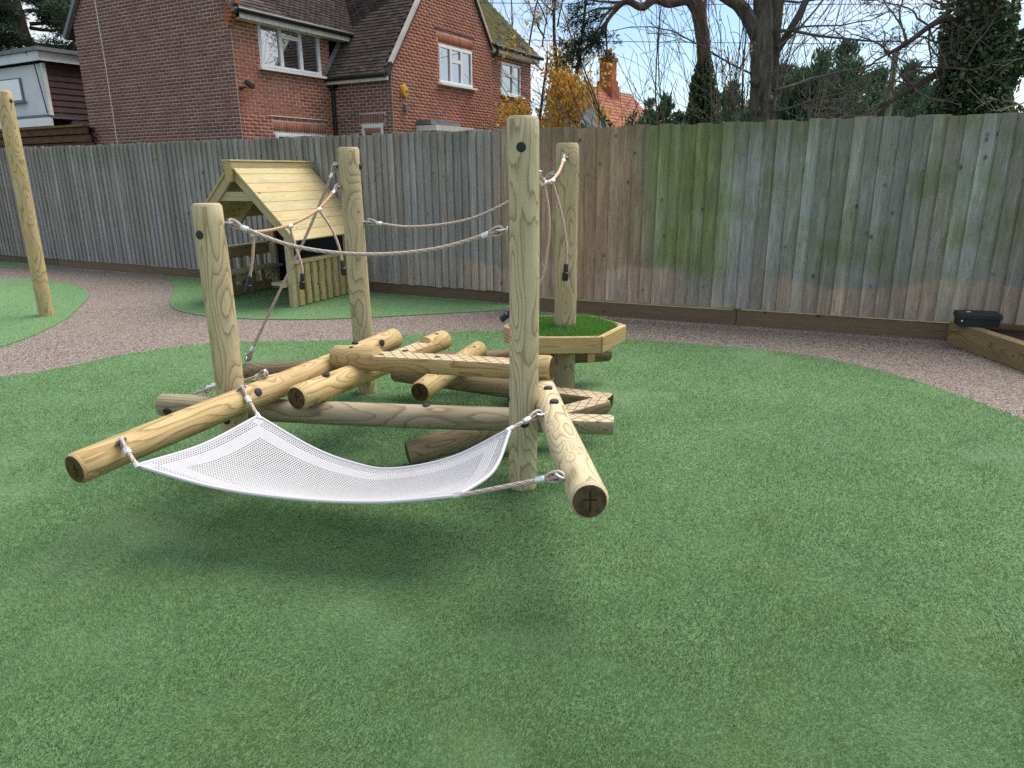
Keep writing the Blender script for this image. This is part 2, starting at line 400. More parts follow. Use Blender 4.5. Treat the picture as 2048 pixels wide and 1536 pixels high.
M_NAVY = simple('dark_chalkboard', (0.006, 0.007, 0.014), 0.6, 0.25, var=0.15)
M_YELLOW = simple('alarm_box_yellow', (0.62, 0.33, 0.03), 0.45, 0.4, var=0.06)
M_SOIL = simple('soil', (0.035, 0.026, 0.022), 0.95, 0.1, var=0.5, scale=40)
M_GROUND = simple('garden_ground', (0.045, 0.065, 0.025), 0.95, 0.1, var=0.4, scale=0.8)
M_BEAM = simple('brown_stained_beam', (0.115, 0.050, 0.028), 0.7, 0.25, var=0.3, scale=6)
M_GREENPOLE = simple('greenish_pole', (0.22, 0.24, 0.15), 0.85, 0.2, var=0.25, scale=6)
M_CURTAIN = simple('pale_curtain', (0.5, 0.47, 0.42), 0.9, 0.1)
M_CABLE = simple('overhead_cable', (0.03, 0.03, 0.032), 0.6)
def glass_fn(t):
    nz = t.noise(t.n('NewGeometry').outputs['Position'], 1.2, 2.0)
    principled(t, (0.012, 0.014, 0.016), 0.02, nz, 0.05, 0.02, 0.5, extra={'IOR': 5.0})
M_GLASS = material('window_glass', glass_fn)
def rope_fn(t):
    a = t.n('Attribute', attribute_name='rnd').outputs['Fac']; tc = t.n('TexCoord').outputs['Object']
    n = t.noise(tc, 400.0, 2.0)
    oi = t.n('ObjectInfo').outputs['Color']
    c = t.ramp(a, [(0.0, (0.20, 0.14, 0.115)), (0.45, (0.50, 0.40, 0.345)), (1.0, (0.70, 0.60, 0.54))])
    c = t.mix(t.maprange(n, 0.4, 0.7, 0.0, 0.3), c, (0.22, 0.15, 0.12))
    c = t.mix(1.0, c, oi, 'MULTIPLY')
    principled(t, c, 0.7, n, 0.3, 0.001, 0.2)
M_ROPE = material('steel_core_rope', rope_fn)
def net_fn(t):
    pos = t.n('NewGeometry').outputs['Position']; n = t.noise(pos, 14.0, 4.0, 0.6); n2 = t.noise(pos, 5.0, 3.0)
    c = t.mix(t.maprange(n, 0.58, 0.78, 0.0, 0.35), (0.68, 0.68, 0.71), (0.48, 0.455, 0.42))
    c = t.mix(t.maprange(n2, 0.55, 0.8, 0.0, 0.15), c, (0.5, 0.46, 0.4))
    p = t.n('BsdfPrincipled', {'Base Color': c, 'Roughness': 0.5, 'Specular IOR Level': 0.35}).outputs[0]
    tr = t.n('BsdfTranslucent', {'Color': c}).outputs[0]
    t.out(t.n('MixShader', {0: 0.22, 1: p, 2: tr}).outputs[0])
M_NET = material('white_pvc_mesh', net_fn)
def bark_fn(a, b, c2, sc=9.0):
    def fn(t):
        pos = t.n('NewGeometry').outputs['Position']
        n = t.noise(t.scl(pos, (1, 1, 0.3)), sc, 5.0, 0.65, 0.4); n2 = t.noise(pos, 1.6, 3.0)
        c = t.ramp(n, [(0.3, a), (0.6, b), (0.8, c2)])
        c = t.mix(t.maprange(n2, 0.5, 0.7, 0.0, 0.35), c, (0.10, 0.115, 0.06))
        principled(t, c, 0.9, n, 0.9, 0.04, 0.1)
    return fn
M_BARK = material('grey_bark', bark_fn((0.045, 0.039, 0.034), (0.15, 0.132, 0.115), (0.26, 0.23, 0.20)))
M_BARK_D = material('dark_bark', bark_fn((0.03, 0.026, 0.022), (0.075, 0.062, 0.05), (0.12, 0.10, 0.08)))
M_BARK_P = material('pine_bark', bark_fn((0.06, 0.04, 0.032), (0.17, 0.11, 0.08), (0.27, 0.19, 0.145), 7.0))
M_TWIG = material('twig_bark', bark_fn((0.08, 0.068, 0.058), (0.165, 0.14, 0.12), (0.25, 0.215, 0.18), 20.0))
M_TWIG_P = material('pale_twig_bark', bark_fn((0.13, 0.115, 0.085), (0.24, 0.215, 0.16), (0.33, 0.30, 0.24), 20.0))
def leaf_fn(cols, transl=0.35, rough=0.5):
    def fn(t):
        a = t.n('Attribute', attribute_name='rnd').outputs['Fac']
        c = t.ramp(a, [(i / (len(cols) - 1), k) for i, k in enumerate(cols)])
        p = t.n('BsdfPrincipled', {'Base Color': c, 'Roughness': rough, 'Specular IOR Level': 0.3}).outputs[0]
        tr = t.n('BsdfTranslucent', {'Color': c}).outputs[0]
        t.out(t.n('MixShader', {0: transl, 1: p, 2: tr}).outputs[0])
    return fn
M_YLEAF = material('autumn_leaf', leaf_fn([(0.42, 0.20, 0.03), (0.68, 0.38, 0.04), (0.80, 0.52, 0.06), (0.55, 0.30, 0.05), (0.75, 0.45, 0.04)]))
M_CONIF = material('conifer_spray', leaf_fn([(0.045, 0.100, 0.058), (0.075, 0.155, 0.085), (0.115, 0.21, 0.115), (0.06, 0.12, 0.07)], 0.15, 0.6))
M_PINE = material('pine_needles', leaf_fn([(0.030, 0.050, 0.030), (0.055, 0.085, 0.050), (0.085, 0.12, 0.075), (0.04, 0.065, 0.045)], 0.15, 0.6))
M_PINE_D = material('dark_pine_needles', leaf_fn([(0.016, 0.030, 0.018), (0.032, 0.052, 0.03), (0.05, 0.07, 0.042)], 0.12, 0.6))
M_IVY = material('ivy_leaf', leaf_fn([(0.035, 0.068, 0.034), (0.062, 0.110, 0.050), (0.10, 0.155, 0.075), (0.18, 0.22, 0.13)], 0.15, 0.4))
M_SHRUB = material('shrub_leaf', leaf_fn([(0.03, 0.05, 0.02), (0.06, 0.085, 0.03), (0.09, 0.11, 0.05), (0.14, 0.11, 0.05)], 0.25, 0.55))

# ================================================================== SETTING
g = MB(); g.add([(-700, -300, -0.06), (700, -300, -0.06), (700, 1200, -0.06), (-700, 1200, -0.06)], [(0, 1, 2, 3)])
tag(g.build('ground', M_GROUND), 'rough garden ground beyond the timber fence', kind='structure')
pa = MB(); pts = [(-16, -5), (8, -5), (8, 4.72), (0.17, 8.10), (0.17, 8.42), (-13, 15.1), (-16, 15.1)]
pa.add([(x, y, 0.0) for x, y in pts] + [(x, y, -0.055) for x, y in pts], [tuple(range(7))] + [(i, i + 7, (i + 1) % 7 + 7, (i + 1) % 7) for i in range(7)])
tag(pa.build('path', M_PATH), 'pink brown resin bound gravel path winding between the turf', kind='structure')

def smooth_poly(pts, per=5):
    P = [np.array(p, float) for p in pts]; return [tuple(p) for p in catmull(P, per)]
main_edge = [(-4.15, 5.2), (-3.98, 5.33), (-3.69, 5.55), (-3.38, 6.02), (-2.88, 6.38), (-2.51, 6.5), (-1.88, 6.5), (-1.34, 6.58), (-0.75, 6.8), (-0.12, 6.9),
             (0.37, 6.76), (1.06, 6.48), (1.45, 6.34), (2.02, 6.10), (2.43, 5.85), (2.72, 5.55), (2.92, 5.15), (3.05, 4.77), (3.13, 4.43), (3.17, 4.1), (3.22, 3.2), (3.3, 2.0), (3.4, 0.5), (3.4, -1.5)]
MAIN = smooth_poly(main_edge, 5) + [(-6.5, -1.5), (-6.5, 3.6), (-5.4, 4.35)]
LEFT = smooth_poly([(-9.6, 10.9), (-7.77, 10.9), (-7.3, 10.9), (-6.56, 10.47), (-5.98, 9.92), (-5.52, 9.27), (-5.15, 8.42), (-4.87, 7.66), (-4.69, 6.79), (-4.75, 6.2), (-5.2, 5.6)], 5) + [(-6.5, 5.1), (-9.6, 6.0)]
BACK = [(-5.55, 11.22)] + smooth_poly([(-5.2, 10.85), (-4.96, 10.44), (-4.6, 9.7), (-4.42, 9.25), (-4.22, 8.72), (-3.85, 8.14), (-3.26, 7.73), (-2.49, 7.56), (-1.75, 7.59), (-0.96, 7.78), (-0.13, 7.98)], 5) + [(-0.02, 8.17), (0.0, 8.40)]
STRIP = [(-11.5, 12.6), (-8.6, 12.35), (-8.0, 12.3), (-7.7, 12.50), (-11.5, 14.2)]
def sheet(name, poly, z0, z1, m, label):
    b = MB(); n = len(poly)
    ar = sum(poly[i][0] * poly[(i + 1) % n][1] - poly[(i + 1) % n][0] * poly[i][1] for i in range(n))
    if ar < 0: poly = poly[::-1]
    b.add([(x, y, z1) for x, y in poly] + [(x, y, z0) for x, y in poly], [tuple(range(n))] + [(i, i + n, (i + 1) % n + n, (i + 1) % n) for i in range(n)])
    return tag(b.build(name, m), label, kind='structure')
sheet('turf', MAIN, -0.02, 0.010, M_TURF, 'wide sweep of green artificial turf under the log climbing frame')
sheet('turf', LEFT, -0.02, 0.010, M_TURF, 'rounded turf island around the tall leaning-looking pole')
sheet('turf', BACK, -0.02, 0.010, M_TURF, 'turf patch under the timber playhouse against the fence')
sheet('turf', STRIP, -0.02, 0.010, M_TURF, 'thin strip of turf along the far end of the fence')

def blades(name, pts, dist, z, mat, length=0.0118, width=0.0013, seed=1, lean=0.75, parent=None):
    rng = np.random.default_rng(seed); n = len(pts); x, y = pts[:, 0], pts[:, 1]
    k = np.clip(dist / 1.7, 0.85, 6.0) ** 0.6
    lx = (vnoise(x, y, 0.9, seed + 13) - 0.5) * 1.6 + (vnoise(x, y, 2.6, seed + 3) - 0.5) * 1.6 + (vnoise(x, y, 6.0, seed + 4) - 0.5) * 1.2 - 0.15
    ly = (vnoise(x, y, 0.9, seed + 15) - 0.5) * 2.0 + (vnoise(x, y, 2.6, seed + 5) - 0.5) * 1.8 + (vnoise(x, y, 6.0, seed + 6) - 0.5) * 1.2 - 0.45
    lx = lx * lean + rng.normal(0, 0.33, n); ly = ly * lean + rng.normal(0, 0.33, n)
    L = length * rng.uniform(0.7, 1.15, n) * np.clip(k, 1, 1.35); W = width * k * rng.uniform(0.75, 1.3, n)
    d = np.stack([lx, ly, np.full(n, 1.0)], 1); d /= np.linalg.norm(d, axis=1, keepdims=True)
    a = rng.uniform(0, 2 * np.pi, n); s = np.stack([np.cos(a), np.sin(a), np.zeros(n)], 1)
    b = np.stack([x, y, np.full(n, z)], 1)
    V = np.empty((n, 3, 3)); V[:, 0] = b - s * W[:, None] / 2; V[:, 1] = b + s * W[:, None] / 2; V[:, 2] = b + d * L[:, None]
    F = np.arange(n * 3).reshape(n, 3)
    return soup(name, V.reshape(-1, 3), F, mat, parent, None, {'rnd': rng.random(n)})
def scatter(n, box, poly, seed, dmax, N0, d0=1.6):
    """points on the turf, thinning with distance from where one stands"""
    rng = np.random.default_rng(seed); out = []
    u = np.sqrt(rng.random(n)); x0, x1, y0, y1 = box
    x = rng.uniform(x0, x1, n); y = rng.uniform(y0, y1, n)
    d = np.hypot(x, y); keep = rng.random(n) < np.clip((d0 / np.maximum(d, 0.5)) ** 2, 0, 1)
    x, y, d = x[keep], y[keep], d[keep]; k = inside(x, y, poly); x, y, d = x[k], y[k], d[k]
    return np.stack([x, y], 1), d
def ring_scatter(N0, d0, rmin, rmax, amin, amax, poly, seed):
    rng = np.random.default_rng(seed)
    tot = int(N0 * d0 * d0 * (amax - amin) * math.log(rmax / rmin))
    r = rmin * np.exp(rng.random(tot) * math.log(rmax / rmin)); a = rng.uniform(amin, amax, tot)
    x, y = r * np.sin(a), r * np.cos(a); k = inside(x, y, poly)
    return np.stack([x, y], 1)[k], r[k]
p, d = ring_scatter(175000, 1.6, 1.15, 7.3, R_(-47), R_(45), MAIN, 11)
tag(blades('grass', p, d, 0.010, M_BLADE, seed=21, lean=0.95), 'short artificial grass pile covering the wide turf', 'grass', kind='stuff')
p, d = ring_scatter(60000, 1.6, 6.5, 13.0, R_(-47), R_(-20), LEFT, 12)
tag(blades('grass', p, d, 0.010, M_BLADE, seed=22), 'short artificial grass pile on the island around the pole', 'grass', kind='stuff')
p, d = ring_scatter(60000, 1.6, 7.4, 12.6, R_(-32), R_(3), BACK, 13)
tag(blades('grass', p, d, 0.010, M_BLADE, seed=23), 'short artificial grass pile around the playhouse', 'grass', kind='stuff')

rng = np.random.default_rng(5); n = 10; q = ring_scatter(60, 1.6, 1.6, 6.5, R_(-36), R_(36), MAIN, 19)[0][:n]; n = len(q)
a = rng.uniform(0, 6.28, n); sz = rng.uniform(0.004, 0.008, n); C = np.stack([q[:, 0], q[:, 1], np.full(n, 0.0215)], 1)
e1 = np.stack([np.cos(a), np.sin(a), rng.uniform(-.2, .2, n)], 1) * sz[:, None]; e2 = np.stack([-np.sin(a), np.cos(a), rng.uniform(-.2, .2, n)], 1) * sz[:, None] * 0.5
V = np.stack([C - e1, C + e2, C + e1, C - e2], 1)
tag(soup('leaf_litter', V.reshape(-1, 3), np.arange(4 * n).reshape(n, 4), M_SOIL), 'tiny dark leaf scraps scattered over the turf', 'litter', kind='stuff')

# ------------------------------------------------------------------ fences
def wedge_mesh(seed):
    r = random.Random(seed); W, Hh = 1.0, 1.0; b = MB(); n = 6; V = []
    for i in range(n + 1):
        z = i / n; dx = r.uniform(-0.006, 0.006) * (0 < i < n); dy = r.uniform(-0.0015, 0.0015)
        V += [(-0.5 + dx, 0.0 + dy, z), (0.5 + dx, -0.018 + dy, z), (0.5 + dx, 0.002, z), (-0.5 + dx, 0.004 + dy, z)]
    F = []
    for i in range(n):
        a = 4 * i
        F += [(a + j, a + (j + 1) % 4, a + 4 + (j + 1) % 4, a + 4 + j) for j in range(4)]
    F += [(3, 2, 1, 0), (4 * n, 4 * n + 1, 4 * n + 2, 4 * n + 3)]
    b.add(V, F); me = bpy.data.meshes.new('board'); me.from_pydata(np.concatenate(b.v).tolist(), [], b.f); me.materials.append(M_FENCE); return me
WED = [wedge_mesh(i) for i in range(5)]
def fence(p0, p1, pitch, zb, zt, name, label, seed, gb_h, wide=1.12, bright=(), flip=1, rot=3.4, lift=1.16):
    r = random.Random(seed); p0, p1 = Vector((*p0, 0)), Vector((*p1, 0)); d = (p1 - p0); L = d.length; d.normalize()
    rz = math.atan2(d.y, d.x); root = empty(name, p0, rz, label, 'fence'); n = int(L / pitch)
    nrm = Vector((-d.y, d.x, 0))
    for i in range(n):
        w = pitch * wide * r.uniform(0.93, 1.1); c = p0 + d * (pitch * (i + 0.5)) + nrm * r.uniform(-0.002, 0.002)
        b0 = zb + r.uniform(-0.008, 0.01); t1 = zt + r.uniform(-0.014, 0.012)
        M = Matrix.Translation((c.x, c.y, b0)) @ Matrix.Rotation(rz - R_(rot * r.uniform(0.7, 1.25)) * flip, 4, 'Z') @ Matrix.Rotation(R_(r.uniform(-0.25, 0.25)), 4, 'Y') @ Matrix.Diagonal((w * flip, 1, t1 - b0, 1))
        o = link('board', WED[i % 5], root, M); k = r.uniform(1.08, 1.45) * lift; tnt = r.uniform(-0.03, 0.03)
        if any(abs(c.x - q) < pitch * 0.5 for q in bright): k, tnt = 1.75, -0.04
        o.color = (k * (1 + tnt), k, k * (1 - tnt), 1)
    m = int(L / 2.4) + 1
    for i in range(m):
        a = p0 + d * (L * i / m); e = p0 + d * (L * (i + 1) / m - 0.012)
        b = MB(); h = gb_h * r.uniform(0.95, 1.03)
        b.box((0, 0, (e - a).length / 2), (h, 0.025, (e - a).length))
        M = axis_m(a + Vector((0, 0, h / 2 - 0.005)) + nrm * 0.022 + nrm * r.uniform(-0.006, 0.004), e + Vector((0, 0, h / 2 - 0.005)) + nrm * 0.022)
        o = b.build('gravel_board', M_PLANK_DULL, root, M); k = r.uniform(0.32, 0.55); o.color = (k, k * 0.86, k * 0.84, 1)
    for i in range(m + 1):                                   # posts and rails on the far side
        c = p0 + d * (L * i / m) + nrm * 0.09
        b = MB(); b.box((0, 0, 0.95), (0.09, 0.09, 1.9)); b.build('fence_post', M_PLANK_DULL, root, Matrix.Translation(c) @ Matrix.Rotation(rz, 4, 'Z'))
    for z in (0.4, 1.05, 1.7):
        b = MB(); b.box((0, 0, L / 2), (0.08, 0.035, L)); b.build('fence_rail', M_PLANK_DULL, root, axis_m(p0 + nrm * 0.035 + Vector((0, 0, z)), p1 + nrm * 0.035 + Vector((0, 0, z))))
    return root
fence((-11.9, 14.55), (0.17, 8.385), 0.105, 0.135, 1.975, 'board_fence', 'long grey weathered featheredge fence behind the playhouse', 5, 0.14)
fence((0.12, 8.05), (6.6, 5.215), 0.124, 0.17, 1.945, 'board_fence', 'brown and green stained featheredge fence behind the turfed platform', 9, 0.16, bright=(2.78, 3.98), flip=-1, rot=5.2, lift=1.06)

# ------------------------------------------------------------------ planter and bait box
pl = empty('raised_planter', (4.05, 5.6, 0), 0, 'raised bed of heavy timber sleepers filled with dark soil', 'planter')
def beam(name, p0, p1, w, h, mats, parent, up=(0, 0, 1), color=None, bevel=0.004):
    """a squared timber from p0 to p1 (centre line); h along up, w across"""
    L = (Vector(p1) - Vector(p0)).length; b = MB(); x, y, e = h / 2, w / 2, bevel
    sec = np.array([(x - e, y), (x, y - e), (x, -y + e), (x - e, -y), (-x + e, -y), (-x, -y + e), (-x, y - e), (-x + e, y)])[::-1]
    def ring(z, s): return [(a * (1 - s / x if False else 1) - np.sign(a) * s, c - np.sign(c) * s, z) for a, c in sec]
    b.rings([ring(0, e * 0.7), ring(e * 0.7, 0), ring(L - e * 0.7, 0), ring(L, e * 0.7)], mi=0)
    o = b.build(name, mats, parent, axis_m(p0, p1, up))
    if color: o.color = (*color, 1)
    return o
beam('sleeper', (3.97, 6.26, 0.10), (4.03, 3.6, 0.10), 0.10, 0.20, M_SLEEPER, pl, color=(1, 0.95, 0.8))
beam('sleeper', (4.03, 6.27, 0.098), (6.2, 5.33, 0.098), 0.06, 0.19, M_SLEEPER, pl, color=(0.6, 0.5, 0.42))
b = MB(); b.add([(4.03, 3.6, 0.155), (6.5, 3.6, 0.155), (6.5, 5.15, 0.155), (4.03, 6.22, 0.155)], [(0, 1, 2, 3)]); b.build('soil', M_SOIL, pl)
def lidded_box(loc, rz):
    root = empty('bait_box', loc, rz, 'small black plastic lidded box sitting on the timber planter', 'box')
    b = MB(); M0 = world_m(root)
    b.rings([[(-0.15, -0.07, 0), (0.15, -0.07, 0), (0.15, 0.07, 0), (-0.15, 0.07, 0)], [(-0.158, -0.075, 0.07), (0.158, -0.075, 0.07), (0.158, 0.075, 0.07), (-0.158, 0.075, 0.07)]])
    b.build('body', M_CAP, root, M0)
    b = MB(); q = lambda s, z: [(-0.165 * s, -0.082 * s, z), (0.165 * s, -0.082 * s, z), (0.165 * s, 0.082 * s, z), (-0.165 * s, 0.082 * s, z)]
    b.rings([q(1, 0.072), q(1, 0.10), q(0.95, 0.118)]); b.build('lid', M_CAP, root, M0)
    b = MB(); b.box((-0.135, -0.0775, 0.05), (0.012, 0.006, 0.012)); b.build('latch', M_WHITE, root, M0)
    b = MB(); b.box((-0.08, -0.02, 0.121), (0.03, 0.014, 0.004)); b.build('keyhole_plate', M_WHITE, root, M0)
lidded_box((4.02, 6.05, 0.203), R_(-16))

# ================================================================== LOGS, POSTS, ROPES
def log_mesh(L, r, seed, tread=None, cut=0.45, flat_bottom=False, n_ang=28, chamf=0.012, dome=False):
    """round timber along local Z; tread=(z0,z1) planes the +X side flat"""
    rng = random.Random(seed); zs = [0.0, chamf] + list(np.linspace(chamf, L - chamf, max(6, int(L / 0.08)))[1:-1]) + [L - chamf, L]
    if tread:
        for z in tread:
            zs += [z - 0.001, z + 0.012] if z == tread[0] else [z - 0.012, z + 0.001]
    zs = sorted(set(round(z, 5) for z in zs if 0 <= z <= L))
    a = np.linspace(0, 2 * np.pi, n_ang, endpoint=False); b = MB(); rings = []; ph = [rng.uniform(0, 6.28) for _ in range(4)]
    for z in zs:
        k = 1 + 0.010 * math.sin(3.1 * z + ph[0]) + 0.006 * math.sin(9.3 * z + ph[1])
        rr = r * k - (chamf * (0.75 if not dome else 0.9) if z in (0.0, zs[-1]) else 0)
        x, y = rr * np.cos(a), rr * np.sin(a)
        bx, by = 0.006 * math.sin(1.9 * z + ph[2]), 0.006 * math.sin(1.7 * z + ph[3])
        if tread and tread[0] < z < tread[1]: x = np.minimum(x, r * cut - (0.006 if z == L else 0))
        rings.append(np.stack([x + bx, y + by, np.full(n_ang, z)], 1))
    b.rings(rings, mi=0, mcap=1)
    if tread:
        V = np.concatenate(b.v)
        for i, f in enumerate(b.f):
            if len(f) == 4:
                m = V[list(f)]; zc = m[:, 2].mean()
                if tread[0] + 0.005 < zc < tread[1] - 0.005 and m[:, 0].min() > r * cut - 0.012 and np.ptp(m[:, 0]) < 0.004: b.m[i] = 2
    return b
def cap_disc(parent, c, nrm, r=0.021, name='bolt_cap'):
    b = MB(); a = np.linspace(0, 2 * np.pi, 16, endpoint=False)
    def ring(rr, z): return np.stack([rr * np.cos(a), rr * np.sin(a), np.full(16, z)], 1)
    b.rings([ring(r, -0.006), ring(r, 0.001), ring(r * 0.88, 0.0040), ring(r * 0.4, 0.0055)])
    c = Vector(c); return b.build(name, M_CAP, parent, axis_m(c, c + Vector(nrm)), smooth=True)
def torus_pts(R0, r0, n1=18, n2=8):
    b = MB(); rings = []
    u = np.linspace(0, 2 * np.pi, n1, endpoint=False); v = np.linspace(0, 2 * np.pi, n2, endpoint=False)
    V = [((R0 + r0 * math.cos(w)) * math.cos(t), (R0 + r0 * math.cos(w)) * math.sin(t), r0 * math.sin(w)) for t in u for w in v]
    F = [(i * n2 + j, ((i + 1) % n1) * n2 + j, ((i + 1) % n1) * n2 + (j + 1) % n2, i * n2 + (j + 1) % n2) for i in range(n1) for j in range(n2)]
    b.add(V, F); return b
def eye_bolt(parent, base, out, side=(0, 0, 1)):
    """galvanised eye standing off a timber: washer, shank and ring in the plane of out and side"""
    out = Vector(out).normalized(); base = Vector(base); c = base + out * 0.028
    b = MB(); t = torus_pts(0.019, 0.0055); V = np.concatenate(t.v)[:, [2, 1, 0]]
    b.add(V, [f[::-1] for f in t.f]); b.tube([(0, 0, -0.034), (0, 0, -0.017)], 0.006, 8)
    a = np.linspace(0, 2 * np.pi, 14, endpoint=False)
    b.rings([np.stack([0.017 * np.cos(a), 0.017 * np.sin(a), np.full(14, z)], 1) for z in (-0.034, -0.028)])
    b.build('eye_bolt', M_STEEL, parent, axis_m(c, c + out, side), smooth=True); return c

FR = empty('log_climber', (-0.4, 3.6, 0), 0, 'timber climbing frame of round posts and criss-crossed logs on the turf', 'climbing frame')
POSTS = {'a': ((-1.448, 3.50), 1.372, 0.069, (1.04, 1.02, 0.92)), 'b': ((-1.045, 4.87), 1.668, 0.069, (0.98, 0.97, 0.90)),
         'c': ((0.052, 3.25), 1.733, 0.069, (1.02, 1.04, 1.0)), 'd': ((0.357, 4.69), 1.676, 0.072, (0.90, 0.87, 0.78))}
P = {}
for i, (k, ((x, y), h, r, col)) in enumerate(POSTS.items()):
    o = log_mesh(h + 0.3, r, 30 + i, chamf=0.014).build('post', [M_POST, M_POST], FR, Matrix.Translation((x, y, -0.3)) @ Matrix.Rotation(i * 1.9, 4, 'Z'), smooth=True)
    o.color = (*col, 1); P[k] = o
def log(p0, p1, r, seed, color, tread=None, cut=0.45):
    L = (Vector(p1) - Vector(p0)).length
    tr = (tread[0] * L, tread[1] * L) if tread else None
    o = log_mesh(L, r, seed, tr, cut).build('log', [M_POST, M_END, M_TREAD], FR, axis_m(p0, p1), smooth=True); o.color = (*color, 1); return o
GOLD = (1.0, 0.86, 0.60); PALE = (1.08, 1.08, 1.02); SHADE_GREY = (0.66, 0.66, 0.66); SHADE_DARK = (0.36, 0.32, 0.28); TAN = (0.98, 0.84, 0.58)  # low logs: own grey and brown plus under-frame shade put into the colour
diag = log((-1.73, 2.61, 0.383), (-0.76, 4.53, 0.484), 0.065, 51, GOLD)
log2 = log((-1.09, 3.43, 0.424), (-0.452, 4.70, 0.42), 0.0655, 52, (1.04, 0.90, 0.62), (0.34, 0.84))
beam3 = log((-1.92, 3.70, 0.30), (0.505, 3.345, 0.30), 0.062, 53, SHADE_GREY, (0.87, 1.02), 0.35)
log4 = log((-0.556, 3.50, 0.09), (0.54, 3.88, 0.24), 0.066, 54, (0.52, 0.48, 0.41), (0.72, 1.02), 0.35)  # tint darkened further: shade low in the frame put into the colour
log5 = log((-1.006, 3.92, 0.500), (0.207, 3.52, 0.540), 0.068, 55, (0.90, 0.77, 0.54), (0.21, 0.90), 0.42)
front = log((0.25, 2.11, 0.475), (0.165, 3.52, 0.430), 0.066, 56, PALE)
log6 = log((-0.526, 3.89, 0.303), (-0.22, 4.76, 0.332), 0.063, 57, (0.92, 0.80, 0.54))
log7 = log((-0.81, 4.75, 0.19), (0.59, 4.06, 0.19), 0.066, 58, (0.50, 0.45, 0.38), (0.66, 1.02), 0.35)  # dark tint carries painted shade from the logs above
log8 = log((-1.85, 4.57, 0.235), (0.72, 5.07, 0.235), 0.062, 59, SHADE_DARK)
for o, p0, d, s in ((diag, (-1.73, 2.61, 0.383), (0.97, 1.92, 0.10), 0.055), (front, (0.25, 2.11, 0.475), (-0.085, 1.41, -0.045), 0.075),
                    (log2, (-1.09, 3.43, 0.424), (0.64, 1.27, 0), 0.05), (log6, (-0.526, 3.89, 0.303), (0.31, 0.87, 0.03), 0.05)):
    dv = Vector(d).normalized(); M = axis_m(Vector(p0) - dv * 0.0006, Vector(p0) + dv)
    b = MB(); b.box((0.0, 0.001, 0), (s, 0.005, 0.003)); b.box((0.006, 0.0, 0), (0.004, s * 0.6, 0.0026)); b.build('end_crack', M_SOIL, o, M)
for o, c, nv in ((P['a'], (-1.475, 3.437, 1.23), (-0.4, -0.92, 0)), (P['c'], (0.047, 3.181, 1.605), (0.0, -1, 0)), (P['c'], (0.121, 3.25, 1.24), (1, 0.0, 0)),
                 (P['b'], (-0.976, 4.87, 1.55), (1, 0.0, 0)), (P['d'], (0.430, 4.69, 1.49), (1, 0, 0)), (P['c'], (0.058, 3.181, 0.36), (0.1, -1, 0)),
                 (P['c'], (-0.017, 3.25, 0.47), (-1, -0.1, 0)), (P['a'], (-1.455, 3.43, 0.30), (-0.1, -1, 0)),
                 (diag, (-1.265, 3.40, 0.462), (0.85, -0.42, 0.45)), (diag, (-0.95, 4.02, 0.49), (0.9, -0.42, 0.1)), (diag, (-0.80, 4.30, 0.50), (0.88, -0.42, 0.25)),
                 (diag, (-0.94, 4.17, 0.533), (0, 0, 1)), (log2, (-0.98, 3.62, 0.489), (-0.1, -0.1, 1)), (log2, (-0.50, 4.60, 0.484), (0, 0, 1)), (log2, (-0.66, 4.28, 0.451), (0, 0, 1)),
                 (log5, (-0.89, 3.88, 0.572), (0, 0, 1)), (log5, (-0.40, 3.72, 0.550), (0, 0, 1)), (log5, (-0.72, 3.825, 0.540), (0, 0, 1)),
                 (beam3, (-0.44, 3.48, 0.362), (0, -0.1, 1)), (beam3, (-1.855, 3.628, 0.285), (-0.1, -1, -0.15)), (front, (0.175, 3.30, 0.503), (0, 0, 1)), (front, (0.19, 3.06, 0.512), (0, 0, 1)),
                 (log6, (-0.26, 4.63, 0.389), (0, 0, 1)), (log6, (-0.45, 4.05, 0.366), (0.3, -0.3, 1))):
    cap_disc(o, c, nv)

# hexagonal turfed platform, one part with its boards
HC, HR, HZ = Vector((0.357, 4.69, 0)), 0.415, 0.515
a6 = [R_(60 * k) for k in range(6)]; hexp = lambda r, k: (HC.x + r * math.cos(a6[k % 6]), HC.y + r * math.sin(a6[k % 6]))
b = MB(); b.rings([[(*hexp(HR - 0.045, k), z) for k in range(6)] for z in (HZ - 0.05, HZ - 0.022)]); plat = b.build('platform', M_PLANK, FR)
for k in range(6):
    p0, p1 = hexp(HR - 0.02, k), hexp(HR - 0.02, k + 1)
    o = beam('fascia_board', (*p0, HZ - 0.05), (*p1, HZ - 0.05), 0.038, 0.105, M_PLANK, plat, color=(1.05, 0.90, 0.68)); 
for k in range(6):
    p = hexp(HR - 0.052, k); b = MB(); b.box((0, 0, 0), (0.05, 0.05, 0.10)); b.build('corner_block', M_PLANK, plat, Matrix.Translation((*p, HZ - 0.05)) @ Matrix.Rotation(a6[k], 4, 'Z'))
for x in (0.22, 0.50):
    beam('joist', (x, 4.34, HZ - 0.115), (x, 5.04, HZ - 0.115), 0.045, 0.095, M_PLANK, plat, color=(0.9, 0.7, 0.5))
rng = np.random.default_rng(77); n = 42000; xx = rng.uniform(-HR, HR, n) + HC.x; yy = rng.uniform(-HR, HR, n) + HC.y
k = inside(xx, yy, [hexp(HR - 0.042, q) for q in range(6)]) & (np.hypot(xx - HC.x, yy - HC.y) > 0.07)
o = blades('turf_top', np.stack([xx, yy], 1)[k], np.full(k.sum(), 4.6), HZ - 0.014, M_BLADE2, 0.036, 0.0016, seed=31, lean=0.5, parent=plat); o['kind'] = 'stuff'

